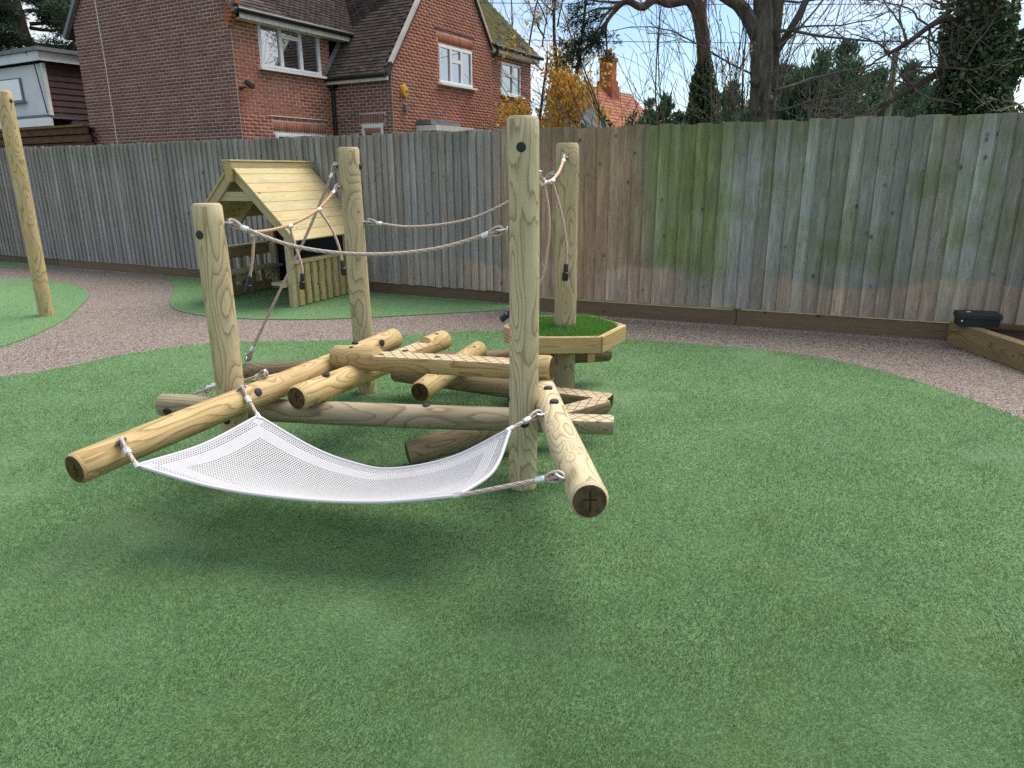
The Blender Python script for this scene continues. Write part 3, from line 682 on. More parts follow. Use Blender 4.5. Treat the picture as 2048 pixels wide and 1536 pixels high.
# ------------------------------------------------------------------ ropes
def rope_mesh(path, r=0.009, lobes=6, tint=(1, 1, 1), name='rope', parent=None, step=0.007, pitch=0.085):
    P0 = np.asarray(path, float); seg = np.linalg.norm(np.diff(P0, axis=0), axis=1); s = np.concatenate([[0], np.cumsum(seg)])
    n = max(4, int(s[-1] / step)); q = np.linspace(0, s[-1], n); P1 = np.stack([np.interp(q, s, P0[:, i]) for i in range(3)], 1)
    for _ in range(3): P1[1:-1] = (P1[:-2] + 2 * P1[1:-1] + P1[2:]) / 4
    T = np.gradient(P1, axis=0); T /= np.linalg.norm(T, axis=1, keepdims=True) + 1e-12
    K = lobes * 3; a = np.linspace(0, 2 * np.pi, K, endpoint=False); prof = np.where(np.arange(K) % 3 == 0, 0.80, 1.04)
    x = np.cross([0.13, 0.21, 1.0], T[0]); x /= np.linalg.norm(x); R = np.empty((n, K, 3))
    for i in range(n):
        x = x - T[i] * x.dot(T[i]); x /= np.linalg.norm(x); y = np.cross(T[i], x); w = a + 2 * np.pi * q[i] / pitch
        R[i] = P1[i] + (r * prof)[:, None] * (np.cos(w)[:, None] * x + np.sin(w)[:, None] * y)
    V = R.reshape(-1, 3); i, j = np.meshgrid(np.arange(n - 1), np.arange(K), indexing='ij'); j2 = (j + 1) % K
    F = np.stack([i * K + j, i * K + j2, (i + 1) * K + j2, (i + 1) * K + j], -1).reshape(-1, 4)
    lob = (j // 3) % lobes; rnd = np.where(j % 3 == 0, 0.25, 0.75) + np.where(lob % 3 == 0, -0.22, 0.12)
    o = soup(name, V, F, M_ROPE, parent, None, {'rnd': np.clip(rnd, 0, 1).ravel()}); o.color = (*tint, 1); set_smooth(o.data, 60); return o
def ferrule(parent, c, d, r=0.013, L=0.036):
    c, d = Vector(c), Vector(d).normalized(); b = MB(); a = np.linspace(0, 2 * np.pi, 12, endpoint=False)
    b.rings([np.stack([rr * np.cos(a), rr * 1.12 * np.sin(a), np.full(12, z)], 1) for rr, z in ((r * 0.86, -L / 2), (r, -L / 2 + 0.004), (r, L / 2 - 0.004), (r * 0.86, L / 2))])
    return b.build('ferrule', M_ALU, parent, axis_m(c, c + d), smooth=True)
def thimble(parent, eye, d):
    """black teardrop thimble with the rope wrapped round the eye"""
    eye, d = Vector(eye), Vector(d).normalized(); u = Vector((0, 0, 1)); s = (u - d * u.dot(d)).normalized()
    pts = [eye + d * 0.062, eye + d * 0.028 + s * 0.013, eye + d * 0.002 + s * 0.012, eye - d * 0.008, eye + d * 0.002 - s * 0.012, eye + d * 0.028 - s * 0.013, eye + d * 0.062]
    b = MB(); b.tube(catmull([tuple(p) for p in pts], 4), 0.0058, 6); b.build('thimble', M_CAP, parent, smooth=True)
    pts = [eye + d * 0.068 + s * 0.003, eye + d * 0.030 + s * 0.015, eye + d * 0.002 + s * 0.016, eye - d * 0.014, eye + d * 0.002 - s * 0.016, eye + d * 0.030 - s * 0.015, eye + d * 0.068 - s * 0.003]
    rope_mesh(catmull([tuple(p) for p in pts], 5), 0.0072, parent=parent, name='rope_loop')
def rope_thing(name, pts, label, ends, cat='rope', r=0.009, tint=(1, 1, 1), per=10):
    """ends: which ends carry thimble and ferrule"""
    root = empty(name, pts[0], 0, label, cat); path = catmull(pts, per); rope_mesh(path, r, tint=tint, parent=root)
    if 0 in ends:
        d = Vector(path[3]) - Vector(path[0]); thimble(root, path[0], d); ferrule(root, Vector(path[0]) + d.normalized() * 0.078, d)
    if 1 in ends:
        d = Vector(path[-4]) - Vector(path[-1]); thimble(root, path[-1], d); ferrule(root, Vector(path[-1]) + d.normalized() * 0.078, d)
    return root
def dropper(root, pts, tint=(0.95, 0.85, 0.78)):
    path = catmull(pts, 8); rope_mesh(path, 0.008, parent=root, name='hanging_rope', tint=tint)
    e, d = Vector(path[-1]), (Vector(path[-1]) - Vector(path[-3])).normalized(); b = MB(); a = np.linspace(0, 2 * np.pi, 12, endpoint=False)
    b.rings([np.stack([rr * np.cos(a), rr * np.sin(a), np.full(12, z)], 1) for rr, z in ((0.012, -0.05), (0.0135, -0.048), (0.0135, -0.004), (0.0175, 0.0), (0.0175, 0.04), (0.014, 0.045))])
    b.build('end_grip', M_BLACK, root, axis_m(e, e + d), smooth=True); d2 = Vector(path[2]) - Vector(path[0]); ferrule(root, path[0], (0.6, 0.75, 0.2), 0.0145, 0.03)
eA = eye_bolt(P['a'], (-1.385, 3.525, 1.280), (0.93, 0.3, 0)); eC = eye_bolt(P['c'], (-0.017, 3.255, 1.255), (-1, 0.1, 0))
rope_thing('handrail_rope', [eA, (-1.05, 3.48, 1.172), (-0.70, 3.42, 1.135), (-0.35, 3.35, 1.165), eC], 'sagging handrail rope between the short post and the tallest post', (0, 1))
eB = eye_bolt(P['b'], (-1.10, 4.828, 1.425), (-0.8, -0.6, 0))
r2 = rope_thing('climbing_rope', [eA, (-1.39, 3.93, 1.205), (-1.29, 4.25, 1.218), (-1.19, 4.55, 1.296), eB], 'tan rope with three hanging ropes linking the two posts near the playhouse', (0, 1), tint=(1.12, 0.88, 0.66))
dropper(r2, [(-1.39, 3.93, 1.195), (-1.41, 3.92, 1.06), (-1.445, 3.92, 0.92)]); dropper(r2, [(-1.29, 4.25, 1.21), (-1.265, 4.24, 1.10), (-1.235, 4.23, 0.98), (-1.24, 4.23, 0.89)])
dropper(r2, [(-1.19, 4.55, 1.29), (-1.12, 4.54, 1.18), (-1.075, 4.53, 1.05), (-1.063, 4.53, 0.93)])
eB2 = eye_bolt(P['b'], (-0.978, 4.86, 1.196), (1, 0, 0)); eD = eye_bolt(P['d'], (0.296, 4.65, 1.49), (-0.85, -0.5, 0))
rope_thing('handrail_rope', [eB2, (-0.66, 4.82, 1.163), (-0.30, 4.77, 1.205), (-0.03, 4.70, 1.315), eD], 'thin handrail rope running behind the tallest post to the platform post', (0, 1))
eB3 = eye_bolt(P['b'], (-1.112, 4.88, 1.56), (-1, 0.0, 0)); e8 = eye_bolt(log8, (-1.755, 4.585, 0.298), (0, 0, 1), (1, 0, 0))
rope_thing('stay_rope', [eB3, (-1.34, 4.76, 1.12), (-1.55, 4.67, 0.72), e8], 'straight rope stretched from the post by the playhouse down to the dark log', (0, 1), tint=(0.9, 0.82, 0.78))
eC2 = eye_bolt(P['c'], (0.105, 3.30, 1.505), (0.55, 0.83, 0)); eD2 = eye_bolt(P['d'], (0.340, 4.62, 1.590), (-0.2, -1, 0))
r4 = rope_thing('climbing_rope', [eC2, (0.165, 3.72, 1.462), (0.215, 4.0, 1.455), (0.28, 4.3, 1.50), eD2], 'short rope with two hanging ropes between the tallest post and the platform post', (0, 1), tint=(1.1, 0.98, 0.85))
dropper(r4, [(0.170, 3.75, 1.45), (0.195, 3.75, 1.30), (0.19, 3.75, 1.13), (0.142, 3.75, 0.93), (-0.022, 3.75, 0.775)]); dropper(r4, [(0.228, 4.05, 1.455), (0.285, 4.05, 1.26), (0.312, 4.05, 1.085), (0.308, 4.05, 0.955)])
eN = eye_bolt(diag, (-1.265, 3.53, 0.494), (0, 0, 1), (1, 0, 0))
nt = rope_thing('scramble_net', [eN, (-1.42, 3.64, 0.455), (-1.58, 3.68, 0.415), (-1.72, 3.70, 0.368)], 'low rope net with silver clamps strung behind the short post', (0,), 'rope net', 0.008)
rope_mesh(catmull([(-1.30, 3.85, 0.40), (-1.5, 3.80, 0.40), (-1.62, 3.74, 0.395), (-1.66, 3.69, 0.372)], 8), 0.008, parent=nt, name='net_rope')
rope_mesh(catmull([(-1.58, 3.68, 0.415), (-1.50, 3.72, 0.417), (-1.40, 3.80, 0.417), (-1.30, 4.05, 0.39)], 8), 0.008, parent=nt, name='net_rope')
for c, d in (((-1.585, 3.68, 0.416), (0.9, 0.3, 0.02)), ((-1.635, 3.725, 0.39), (0.9, 0.2, 0)), ((-1.51, 3.715, 0.418), (0.9, 0.35, 0))): ferrule(nt, c, d, 0.016, 0.06)

# ------------------------------------------------------------------ hammock
HA, HB, HCo, HD = (-1.49, 2.62, 0.40), (-1.225, 3.25, 0.387), (-0.008, 2.85, 0.457), (-0.20, 2.40, 0.362)
fe = catmull([HA, (-1.167, 2.57, 0.325), (-0.814, 2.50, 0.305), (-0.497, 2.45, 0.315), HD], 40)
be = catmull([HB, (-0.956, 3.15, 0.266), (-0.752, 3.07, 0.218), (-0.555, 3.00, 0.213), (-0.274, 2.93, 0.293), HCo], 40)
le = catmull([HA, (-1.365, 2.94, 0.362), HB], 40); re = catmull([HD, (-0.075, 2.61, 0.372), HCo], 40)
ham = empty('net_hammock', (-0.75, 2.75, 0.2), 0, 'white perforated mesh hammock slung between two logs at the front', 'hammock')
def resample(c, n):
    s = np.concatenate([[0], np.cumsum(np.linalg.norm(np.diff(c, axis=0), axis=1))]); q = np.linspace(0, s[-1], n); return np.stack([np.interp(q, s, c[:, i]) for i in range(3)], 1)
NU, NV = 112, 52
def coons(nu, nv):
    f, bk, l, r = resample(fe, nu + 1), resample(be, nu + 1), resample(le, nv + 1), resample(re, nv + 1)
    u = np.linspace(0, 1, nu + 1)[:, None, None]; v = np.linspace(0, 1, nv + 1)[None, :, None]
    S = (1 - v) * f[:, None] + v * bk[:, None] + (1 - u) * l[None] + u * r[None] - ((1 - u) * (1 - v) * f[0] + u * (1 - v) * f[-1] + (1 - u) * v * bk[0] + u * v * bk[-1])
    S[..., 2] -= 0.03 * (np.sin(np.pi * u) * np.sin(np.pi * v))[..., 0]; return S
S = coons(NU, NV); i, j = np.meshgrid(np.arange(NU), np.arange(NV), indexing='ij')
du = np.minimum(i, NU - 1 - i); dv = np.minimum(j, NV - 1 - j); e = np.minimum(du, dv)
solid = (e < 1) | ((e >= 4) & (e < 9) & True) & ~((du >= 9) & (dv >= 9)) | ((du < 4) & (dv < 4))
c00, c10, c11, c01 = S[:-1, :-1], S[1:, :-1], S[1:, 1:], S[:-1, 1:]
def lerp2(a, b): return c00 * (1 - a) * (1 - b) + c10 * a * (1 - b) + c11 * a * b + c01 * (1 - a) * b
lo, hi = 0.19, 0.81
quad = np.stack([c00, c10, c11, c01, lerp2(lo, lo), lerp2(hi, lo), lerp2(hi, hi), lerp2(lo, hi)], 2).reshape(-1, 8, 3)
sol = solid.ravel(); Fs = []; base = np.arange(len(quad)) * 8
hol = base[~sol]; so = base[sol]
F = np.concatenate([np.stack([hol + a, hol + (a + 1) % 4, hol + 4 + (a + 1) % 4, hol + 4 + a], 1) for a in range(4)] + [np.stack([so, so + 1, so + 2, so + 3], 1)])
fab = soup('mesh_fabric', quad.reshape(-1, 3), F, M_NET, ham); md = fab.modifiers.new('thickness', 'SOLIDIFY'); md.thickness = 0.0025
for cv in (fe, be, le, re):
    c = resample(cv, 60); b = MB(); w = np.array([0, 0, 0.0]); b.tube(c, 0.0075, 8); b.build('hem', M_NET, ham, smooth=True)
def corner(cr, eye, label=None):
    cr, eye = Vector(cr), Vector(eye); d = cr - eye
    rope_mesh([tuple(eye.lerp(cr, t)) for t in np.linspace(0, 1, 12)], 0.0085, parent=ham); thimble(ham, eye, d); ferrule(ham, eye + d.normalized() * 0.076, d, 0.0135, 0.038)
    b = MB(); b.tube([cr - d.normalized() * 0.012, cr + d.normalized() * 0.022], 0.012, 10); b.build('corner_ferrule', M_ALU, ham, smooth=True)
ea = eye_bolt(diag, (-1.622, 2.752, 0.432), (0.5, -0.3, 0.85)); corner(HA, ea)
eb = eye_bolt(diag, (-1.342, 3.365, 0.474), (0.45, -0.45, 0.75)); corner(HB, eb)
ec = eye_bolt(front, (0.143, 2.97, 0.477), (-0.92, -0.1, 0.25)); corner(HCo, ec)
ed = eye_bolt(front, (0.188, 2.255, 0.490), (-0.85, -0.1, 0.45)); corner(HD, ed)

# ------------------------------------------------------------------ single poles
pole = empty('timber_pole', (-5.215, 7.9, 0), 0, 'tall round timber pole standing alone on the turf island', 'pole')
o = log_mesh(2.65, 0.076, 91, chamf=0.016).build('post', [M_POST, M_POST], pole, Matrix.Translation((-5.215, 7.9, -0.3)), smooth=True); o.color = (1.02, 0.93, 0.72, 1)
cap_disc(pole, (-5.142, 7.88, 2.25), (1, -0.3, 0))
pole2 = empty('timber_pole', (-9.02, 12.45, 0), 0, 'pale timber pole cut off by the picture edge near the far fence', 'pole')
o = log_mesh(2.3, 0.075, 92, chamf=0.016).build('post', [M_POST, M_POST], pole2, Matrix.Translation((-9.02, 12.45, -0.3)), smooth=True)
cap_disc(pole2, (-8.95, 12.4, 1.85), (0.8, -0.6, 0))

# ================================================================== PLAYHOUSE
PH_O, PH_R = Vector((-3.148, 8.50, 0)), math.atan2(-0.37, 0.93)
ph = empty('playhouse', PH_O, PH_R, 'small open-fronted timber playhouse with plank roof and benches by the grey fence', 'playhouse')
PM = world_m(ph)
def pb(name, p0, p1, w, h, m=None, up=(0, 0, 1), color=(1, 1, 1), par=None):
    r3 = PM.to_3x3(); return beam(name, PM @ Vector(p0), PM @ Vector(p1), w, h, m or M_PLANK, par or ph, r3 @ Vector(up), color)
HW, DP, RZ, EZ, EX = 0.66, 1.22, 1.60, 0.80, 0.78
rpos = lambda s, t: (s * EX * t, RZ + (EZ - RZ) * t)                 # t 0 ridge .. 1 eave
sl = math.atan2(RZ - EZ, EX)
for s in (-1, 1):
    for y in (0.035, DP - 0.035): pb('corner_post', (s * (HW - (0.03 if s > 0 else 0.12)), y, 0), (s * (HW - (0.03 if s > 0 else 0.12)), y, 0.90 if s > 0 else 0.98), 0.075, 0.075, color=(0.95, 0.95, 0.9), up=(1, 0, 0))
    for y in (-0.03, DP * 0.5, DP + 0.05):
        x0, z0 = rpos(s, 0.02); x1, z1 = rpos(s, (0.99 if y != DP * 0.5 else 0.9) if s > 0 else 0.76)
        pb('rafter', (x0, y, z0 - 0.06), (x1, y, z1 - 0.06), 0.045, 0.105, up=(s * math.sin(sl), 0, math.cos(sl)), color=(0.92, 0.92, 0.86))
    n = 8; Lr = math.hypot(EX + 0.03, (RZ - EZ) * (EX + 0.03) / EX)
    for i in range(n if s > 0 else n - 2):
        t = (i + 0.5) / n * 1.03; x, z = rpos(s, t); nx, nz = s * math.sin(sl), math.cos(sl)
        o = pb('roof_board', (x + nx * 0.012, -0.075, z + nz * 0.012), (x + nx * 0.012, DP + 0.14, z + nz * 0.012), Lr / n * 0.985, 0.022, up=(nx, 0, nz), color=(1.08 + 0.05 * ((i * 7) % 3 - 1), 1.05, 0.82 + 0.05 * ((i * 5) % 3)))
pb('ridge_cap', (0, -0.13, RZ + 0.058), (0, DP + 0.20, RZ + 0.058), 0.125, 0.020, color=(1.12, 1.05, 0.85))
for s in (-1, 1): pb('ridge_board', (s * 0.045, -0.11, RZ + 0.003), (s * 0.045, DP + 0.18, RZ + 0.003), 0.018, 0.085, color=(1.02, 0.96, 0.8))
b = MB(); q = lambda y: [(-0.055, y, RZ + 0.046), (0.055, y, RZ + 0.046), (0.034, y, RZ - 0.17), (-0.034, y, RZ - 0.17)]
b.rings([q(-0.12), q(-0.055)][::-1]); o = b.build('ridge_block', M_PLANK, ph, PM); o.color = (0.92, 0.82, 0.62, 1)
pb('collar_beam', (-0.33, -0.0, 1.265), (0.33, -0.0, 1.265), 0.04, 0.105, color=(0.98, 1.02, 0.95))
b = MB(); b.add([(-0.62, DP - 0.02, 0.02), (0.62, DP - 0.02, 0.02), (0.62, DP - 0.02, 0.93), (0, DP - 0.02, 1.55), (-0.62, DP - 0.02, 0.93)] + [(-0.62, DP + 0.0, 0.02), (0.62, DP, 0.02), (0.62, DP, 0.93), (0, DP, 1.55), (-0.62, DP, 0.93)],
      [(0, 1, 2, 3, 4), (9, 8, 7, 6, 5)] + [(i, i + 5, (i + 1) % 5 + 5, (i + 1) % 5) for i in range(5)]); b.build('chalkboard', M_NAVY, ph, PM)
pb('side_rail', (HW - 0.0, 0.03, 0.53), (HW - 0.0, DP - 0.03, 0.53), 0.095, 0.04, color=(1.0, 1.02, 0.92))
for i in range(8):
    y = 0.115 + i * 0.140
    o = pb('slat', (HW + 0.02, y, 0.02), (HW + 0.02, y, 0.51), 0.086, 0.036, up=(1, 0, 0), color=(0.98 - 0.04 * (i % 3), 0.92, 0.72)); 
for z in (0.12, 0.42): pb('slat_rail', (HW - 0.01, 0.08, z), (HW - 0.01, DP - 0.08, z), 0.022, 0.06, color=(0.85, 0.8, 0.65))
b = MB(); b.box((0, 0, 0), (0.06, 0.10, 0.05)); o = b.build('bench_end', M_PLANK, ph, PM @ Matrix.Translation((HW - 0.10, -0.02, 0.27)))
pb('bench_seat', (HW - 0.18, -0.03, 0.275), (HW - 0.18, DP - 0.06, 0.275), 0.2, 0.035, M_PLANK_DULL)
pb('bench_back', (-HW + 0.02, 0.02, 0.55), (-HW + 0.02, DP - 0.03, 0.55), 0.03, 0.13, M_PLANK_DULL, color=(0.8, 0.74, 0.62)); pb('side_rail', (-HW, 0.02, 0.625), (-HW, DP - 0.03, 0.625), 0.10, 0.03, color=(0.85, 0.95, 0.9))
pb('bench_seat', (-HW + 0.17, -0.03, 0.335), (-HW + 0.17, DP - 0.08, 0.335), 0.21, 0.035, M_PLANK_DULL, color=(1.05, 1.05, 1.0))
pb('bottom_rail', (-HW + 0.03, 0.02, 0.075), (-HW + 0.03, DP - 0.05, 0.075), 0.03, 0.12, M_PLANK_DULL, color=(0.8, 0.74, 0.62))
for i in range(6):
    y = 0.10 + i * 0.19; pb('slat', (-HW - 0.005, y, 0.03), (-HW - 0.005, y, 0.58), 0.085, 0.03, M_PLANK_DULL, up=(1, 0, 0))
for y in (0.06, 0.58, 1.06):
    b = MB(); b.add([(-HW + 0.04, y - 0.02, 0.315), (-HW + 0.25, y - 0.02, 0.315), (-HW + 0.04, y - 0.02, 0.15), (-HW + 0.04, y + 0.02, 0.315), (-HW + 0.25, y + 0.02, 0.315), (-HW + 0.04, y + 0.02, 0.15)],
        [(0, 2, 1), (3, 4, 5), (0, 1, 4, 3), (1, 2, 5, 4), (2, 0, 3, 5)]); b.build('bench_bracket', M_PLANK_DULL, ph, PM)

# ================================================================== HOUSE
HA0 = Vector((-5.82, 16.4, 0)); HRZ = math.atan2(0.872, 0.49)
house = empty('brick_house', HA0, HRZ, 'large red brick house with dark tiled roofs rising beyond the fence', 'house'); HM = world_m(house)
def hp(u, v, z): return HM @ Vector((u, v, z))
BH, BL, BG = 0.075, 0.225, 0.015
def brick_box():
    b = MB(); x, z = (BL - BG) / 2, (BH - BG) / 2; e = 0.004
    f = [(-x, 0.0, -z), (x, 0.0, -z), (x, 0.0, z), (-x, 0.0, z)]; fr = [(-x + e, -0.010, -z + e), (x - e, -0.010, -z + e), (x - e, -0.010, z - e), (-x + e, -0.010, z - e)]
    return np.array(f + fr), np.array([(4, 5, 6, 7), (0, 1, 5, 4), (1, 2, 6, 5), (2, 3, 7, 6), (3, 0, 4, 7)])
BV, BF = brick_box()
singles = []
def brick_wall(name, o, ax, nrm, length, top, mat, seed, holes=(), zmin=0.0, soldiers=()):
    """wall panel: o start corner (u,v), ax unit direction along wall (u,v), nrm outward (u,v); top(s) gives wall height"""
    rng = np.random.default_rng(seed); cs = []; rn = []
    zmax = max(top(s) for s in np.linspace(0, length, 60)); rows = int(zmax / BH)
    wm = MB(); ss = np.linspace(0, length, 41); prof = [(s, top(s)) for s in ss]
    P3 = lambda s, z, d=0.0: (o[0] + ax[0] * s + nrm[0] * d, o[1] + ax[1] * s + nrm[1] * d, z)
    # mortar body as strips between holes
    edges = sorted(set([0.0, length] + [e for h in holes for e in (h[0], h[1])] + list(ss)))
    for a, b2 in zip(edges[:-1], edges[1:]):
        m = (a + b2) / 2; cuts = sorted([(h[2], h[3]) for h in holes if h[0] <= m <= h[1]]); z = 0.0
        spans = []
        for c0, c1 in cuts:
            if c0 > z: spans.append((z, c0, z, c0))
            z = max(z, c1)
        spans.append((z, top(a), z, top(b2)))
        for z0a, z1a, z0b, z1b in spans:
            if max(z1a, z1b) - z0a < 0.005: continue
            V = [P3(a, z0a), P3(b2, z0b), P3(b2, z1b), P3(a, z1a)] + [P3(a, z0a, -0.2), P3(b2, z0b, -0.2), P3(b2, z1b, -0.2), P3(a, z1a, -0.2)]
            wm.add(V, [(0, 1, 2, 3), (7, 6, 5, 4), (3, 2, 6, 7), (4, 5, 1, 0)])
    wall = wm.build(name, M_MORTAR, house, HM)
    for r in range(rows):
        z = (r + 0.5) * BH
        if z < zmin: continue
        s = -(BL / 2 if r % 2 else 0.0) + BL / 2
        while s - BL / 2 < length - 0.02:
            a, b2 = max(s - BL / 2, 0), min(s + BL / 2, length)
            for h in list(holes) + list(soldiers):
                if h[2] < z + 0.02 and z - 0.02 < h[3] and h[0] < b2 and a < h[1]:
                    if a < h[0]: b2 = min(b2, h[0])
                    elif b2 > h[1]: a = max(a, h[1])
                    else: a = b2
            if b2 - a > 0.03:
                ok = [q for q in np.linspace(a, b2, 9) if top(q) >= z + 0.01]
                a, b2 = (ok[0], ok[-1]) if ok else (a, a)
            if b2 - a > 0.04: cs.append(((a + b2) / 2, z, (b2 - a) / BL, 0)); rn.append(rng.random())
            s += BL
    for (a, b2, z0, z1) in soldiers:
        k = int((b2 - a) / BH)
        for i in range(k): cs.append((a + (i + 0.5) * (b2 - a) / k, (z0 + z1) / 2, (z1 - z0) / BL, 1)); rn.append(rng.random())
    cs = np.array(cs); rn = np.array(rn); A = np.array([ax[0], ax[1], 0]); Nn = np.array([nrm[0], nrm[1], 0]); O = np.array([o[0], o[1], 0])
    # matrices for the pieces: local x along wall, local -y outward, local z up
    jx = rng.uniform(-0.002, 0.002, len(cs))
    along = np.where(cs[:, 3:4] == 0, A[None], np.array([0, 0, 1.0])[None]); upv = np.where(cs[:, 3:4] == 0, np.array([0, 0, 1.0])[None], -A[None])
    C = O + A * cs[:, :1] + np.array([0, 0, 1.0]) * cs[:, 1:2] + Nn * (0.001 + jx[:, None])
    return wall, dict(C=C, al=along, up=upv, n=Nn, sc=cs[:, 2], rn=rn, mat=mat, wall=wall)
def emit_bricks(d, single_idx, me):
    idx = np.setdiff1d(np.arange(len(d['C'])), single_idx); bx = (BL * d['sc'] - BG * 1.5) / (BL - BG)
    V = d['C'][idx][:, None] + BV[None, :, 0:1] * bx[idx][:, None, None] * d['al'][idx][:, None] - BV[None, :, 1:2] * d['n'][None, None] + BV[None, :, 2:3] * d['up'][idx][:, None]
    F = (np.arange(len(idx)) * 8)[:, None, None] + BF[None]
    o = soup('brickwork', V.reshape(-1, 3), F.reshape(-1, 4), d['mat'], d['wall'], HM, {'rnd': np.repeat(d['rn'][idx], 5)}); o['kind'] = 'stuff'
    for i in single_idx:
        a, u, c, n = d['al'][i] * bx[i], d['up'][i], d['C'][i], -d['n']
        M = HM @ Matrix(((a[0], n[0], u[0], c[0]), (a[1], n[1], u[1], c[1]), (a[2], n[2], u[2], c[2]), (0, 0, 0, 1)))
        link('brick', me, d['wall'], M)
ZE, GL = 5.02, 5.46                       # eaves height, gable width
FL, WV, WL, RL = 2.92, 1.863, 4.60, 2.70   # front length, wing projection, wing gable, end bay
PT = 1.15; WPT = 1.30; WE0 = 3.92; WRS = 2.65; WRZ = WE0 + WPT * WRS
gtop = lambda s: min(ZE + 0.05 + PT * s, ZE + 0.05 + PT * (GL - s)) if 0 < s < GL else ZE + 0.05
wtop = lambda s: min(WE0 + WPT * s, WRZ - WPT * (s - WRS)) - 0.02
win_f = (0.72, 2.60, 3.76, 4.90); win_fg = (0.95, 2.55, 1.0, 2.43); win_w = (1.97, 3.56, 3.73, 4.66); win_s = (WV - 1.535, WV - 0.885, 1.3, 2.66); win_r = (0.82, 2.02, 3.75, 4.66)
door_w = (1.15, 2.05, 0.05, 2.30); win_w2 = (2.75, 4.2, 1.0, 2.42)
W1, D1 = brick_wall('wall', (0, 0), (0, 1), (-1, 0), GL, gtop, M_BRICK_SHADED, 1, zmin=1.6)
W2, D2 = brick_wall('wall', (0, 0), (1, 0), (0, -1), FL, lambda s: ZE, M_BRICK_LIT, 2, (win_f, win_fg), 1.6, ((0.90, 2.60, 2.45, 2.68),))
W3, D3 = brick_wall('wall', (FL, -WV), (0, 1), (-1, 0), WV, lambda s: WE0 + 0.02, M_BRICK_SHADED, 3, (win_s,), 1.6, ((WV - 1.60, WV - 0.82, 2.68, 2.90),))
W4, D4 = brick_wall('wall', (FL, -WV), (1, 0), (0, -1), WL, wtop, M_BRICK_LIT, 4, (win_w, door_w, win_w2), 1.6, ((1.95, 3.60, 4.69, 4.92), (2.7, 4.25, 2.45, 2.68)))
W5, D5 = brick_wall('wall', (FL + WL, -WV + 0.16), (1, 0), (0, -1), RL, lambda s: ZE - 0.10, M_BRICK_LIT, 5, (win_r,), 1.6)
ALLD = [D1, D2, D3, D4, D5]
bme = {}
for mt in (M_BRICK_SHADED, M_BRICK_LIT):
    me = bpy.data.meshes.new('brick'); me.from_pydata(BV.tolist(), [], [tuple(f) for f in BF.tolist()]); me.materials.append(mt); bme[mt.name] = me
cand = []
for k, d in enumerate(ALLD):
    for i, c in enumerate(d['C']):
        w = HM @ Vector(c); dist = (w - Vector((0, 0, EYE))).length
        fac = abs((Vector((0, 0, EYE)) - w).normalized().dot((HM.to_3x3() @ Vector(d['n'])))); vis = (w.z > 2.75) and w.z < EYE + 0.205 * w.y
        if vis: cand.append((-fac * d['sc'][i] / dist ** 2, k, i))
cand.sort(); pick = {k: [] for k in range(5)}
for _, k, i in cand[:300]: pick[k].append(i)
for k, d in enumerate(ALLD): emit_bricks(d, np.array(pick[k], int), bme[d['mat'].name])

# roofs: slab part with tiles laid in courses
TW, TG, TT = 0.168, 0.102, 0.014
TVv = np.array([(-TW / 2 + .002, 0, 0.0), (TW / 2 - .002, 0, 0.0), (TW / 2 - .002, TG * 1.25, 0.004), (-TW / 2 + .002, TG * 1.25, 0.004), (-TW / 2 + .002, 0, TT + .012), (TW / 2 - .002, 0, TT + .012), (TW / 2 - .002, TG * 1.25, TT - .006), (-TW / 2 + .002, TG * 1.25, TT - .006)])
TFf = np.array([(4, 5, 6, 7), (0, 1, 5, 4), (1, 2, 6, 5), (3, 0, 4, 7)])
tile_sets = []
def roof_plane(o, e, up, W, L, mat, seed, keep=None, tiles_from=0.0):
    """o lower corner; e unit along eave; up unit up the slope (house coordinates)"""
    o, e, up = (np.array(q, float) for q in (o, e, up)); n = np.cross(e, up); n /= np.linalg.norm(n)
    b = MB(); c = [o, o + e * W, o + e * W + up * L, o + up * L]; b.add(np.array(c + [q - n * 0.08 for q in c]), [(0, 1, 2, 3), (7, 6, 5, 4)] + [(i, i + 4, (i + 1) % 4 + 4, (i + 1) % 4) for i in range(4)])
    part = b.build('roof', mat, house, HM); rng = np.random.default_rng(seed); cs = []
    for r in range(int(L / TG)):
        for q in range(int(W / TW) + 1):
            s = q * TW + (TW / 2 if r % 2 else 0)
            if s > W: continue
            pt = o + e * s + up * r * TG
            if keep is None or keep(pt): cs.append(pt)
    cs = np.array(cs); ang = rng.normal(0, 0.02, len(cs)); lift = rng.uniform(0, 0.006, len(cs))
    tile_sets.append(dict(C=cs + n * lift[:, None] + n * 0.002, e=e, up=up, n=n, mat=mat, part=part, rn=rng.random(len(cs)), ang=ang)); return part
def uv(a): return np.array(a) / np.linalg.norm(a)
OH = 0.30
s_main = uv((0, 1, PT)); Lm = (GL / 2 + OH) * math.hypot(1, PT)
roof_plane((-0.10, -OH, ZE - PT * OH + 0.12), (1, 0, 0), s_main, 11.0, Lm, M_TILE, 1, keep=lambda p: p[0] < FL + 2.9 and p[2] < 7.2)
b = MB(); V = [(-0.10, GL + OH, ZE - PT * OH + 0.12), (11, GL + OH, ZE - PT * OH + 0.12), (11, GL / 2, ZE + PT * GL / 2 + 0.12), (-0.10, GL / 2, ZE + PT * GL / 2 + 0.12)]
b.add(V + [(x, y, z - 0.08) for x, y, z in V], [(3, 2, 1, 0), (4, 5, 6, 7)] + [(i, (i + 1) % 4, (i + 1) % 4 + 4, i + 4) for i in range(4)]); b.build('roof', M_TILE, house, HM)
s_w = uv((1, 0, WPT)); WO = 0.22
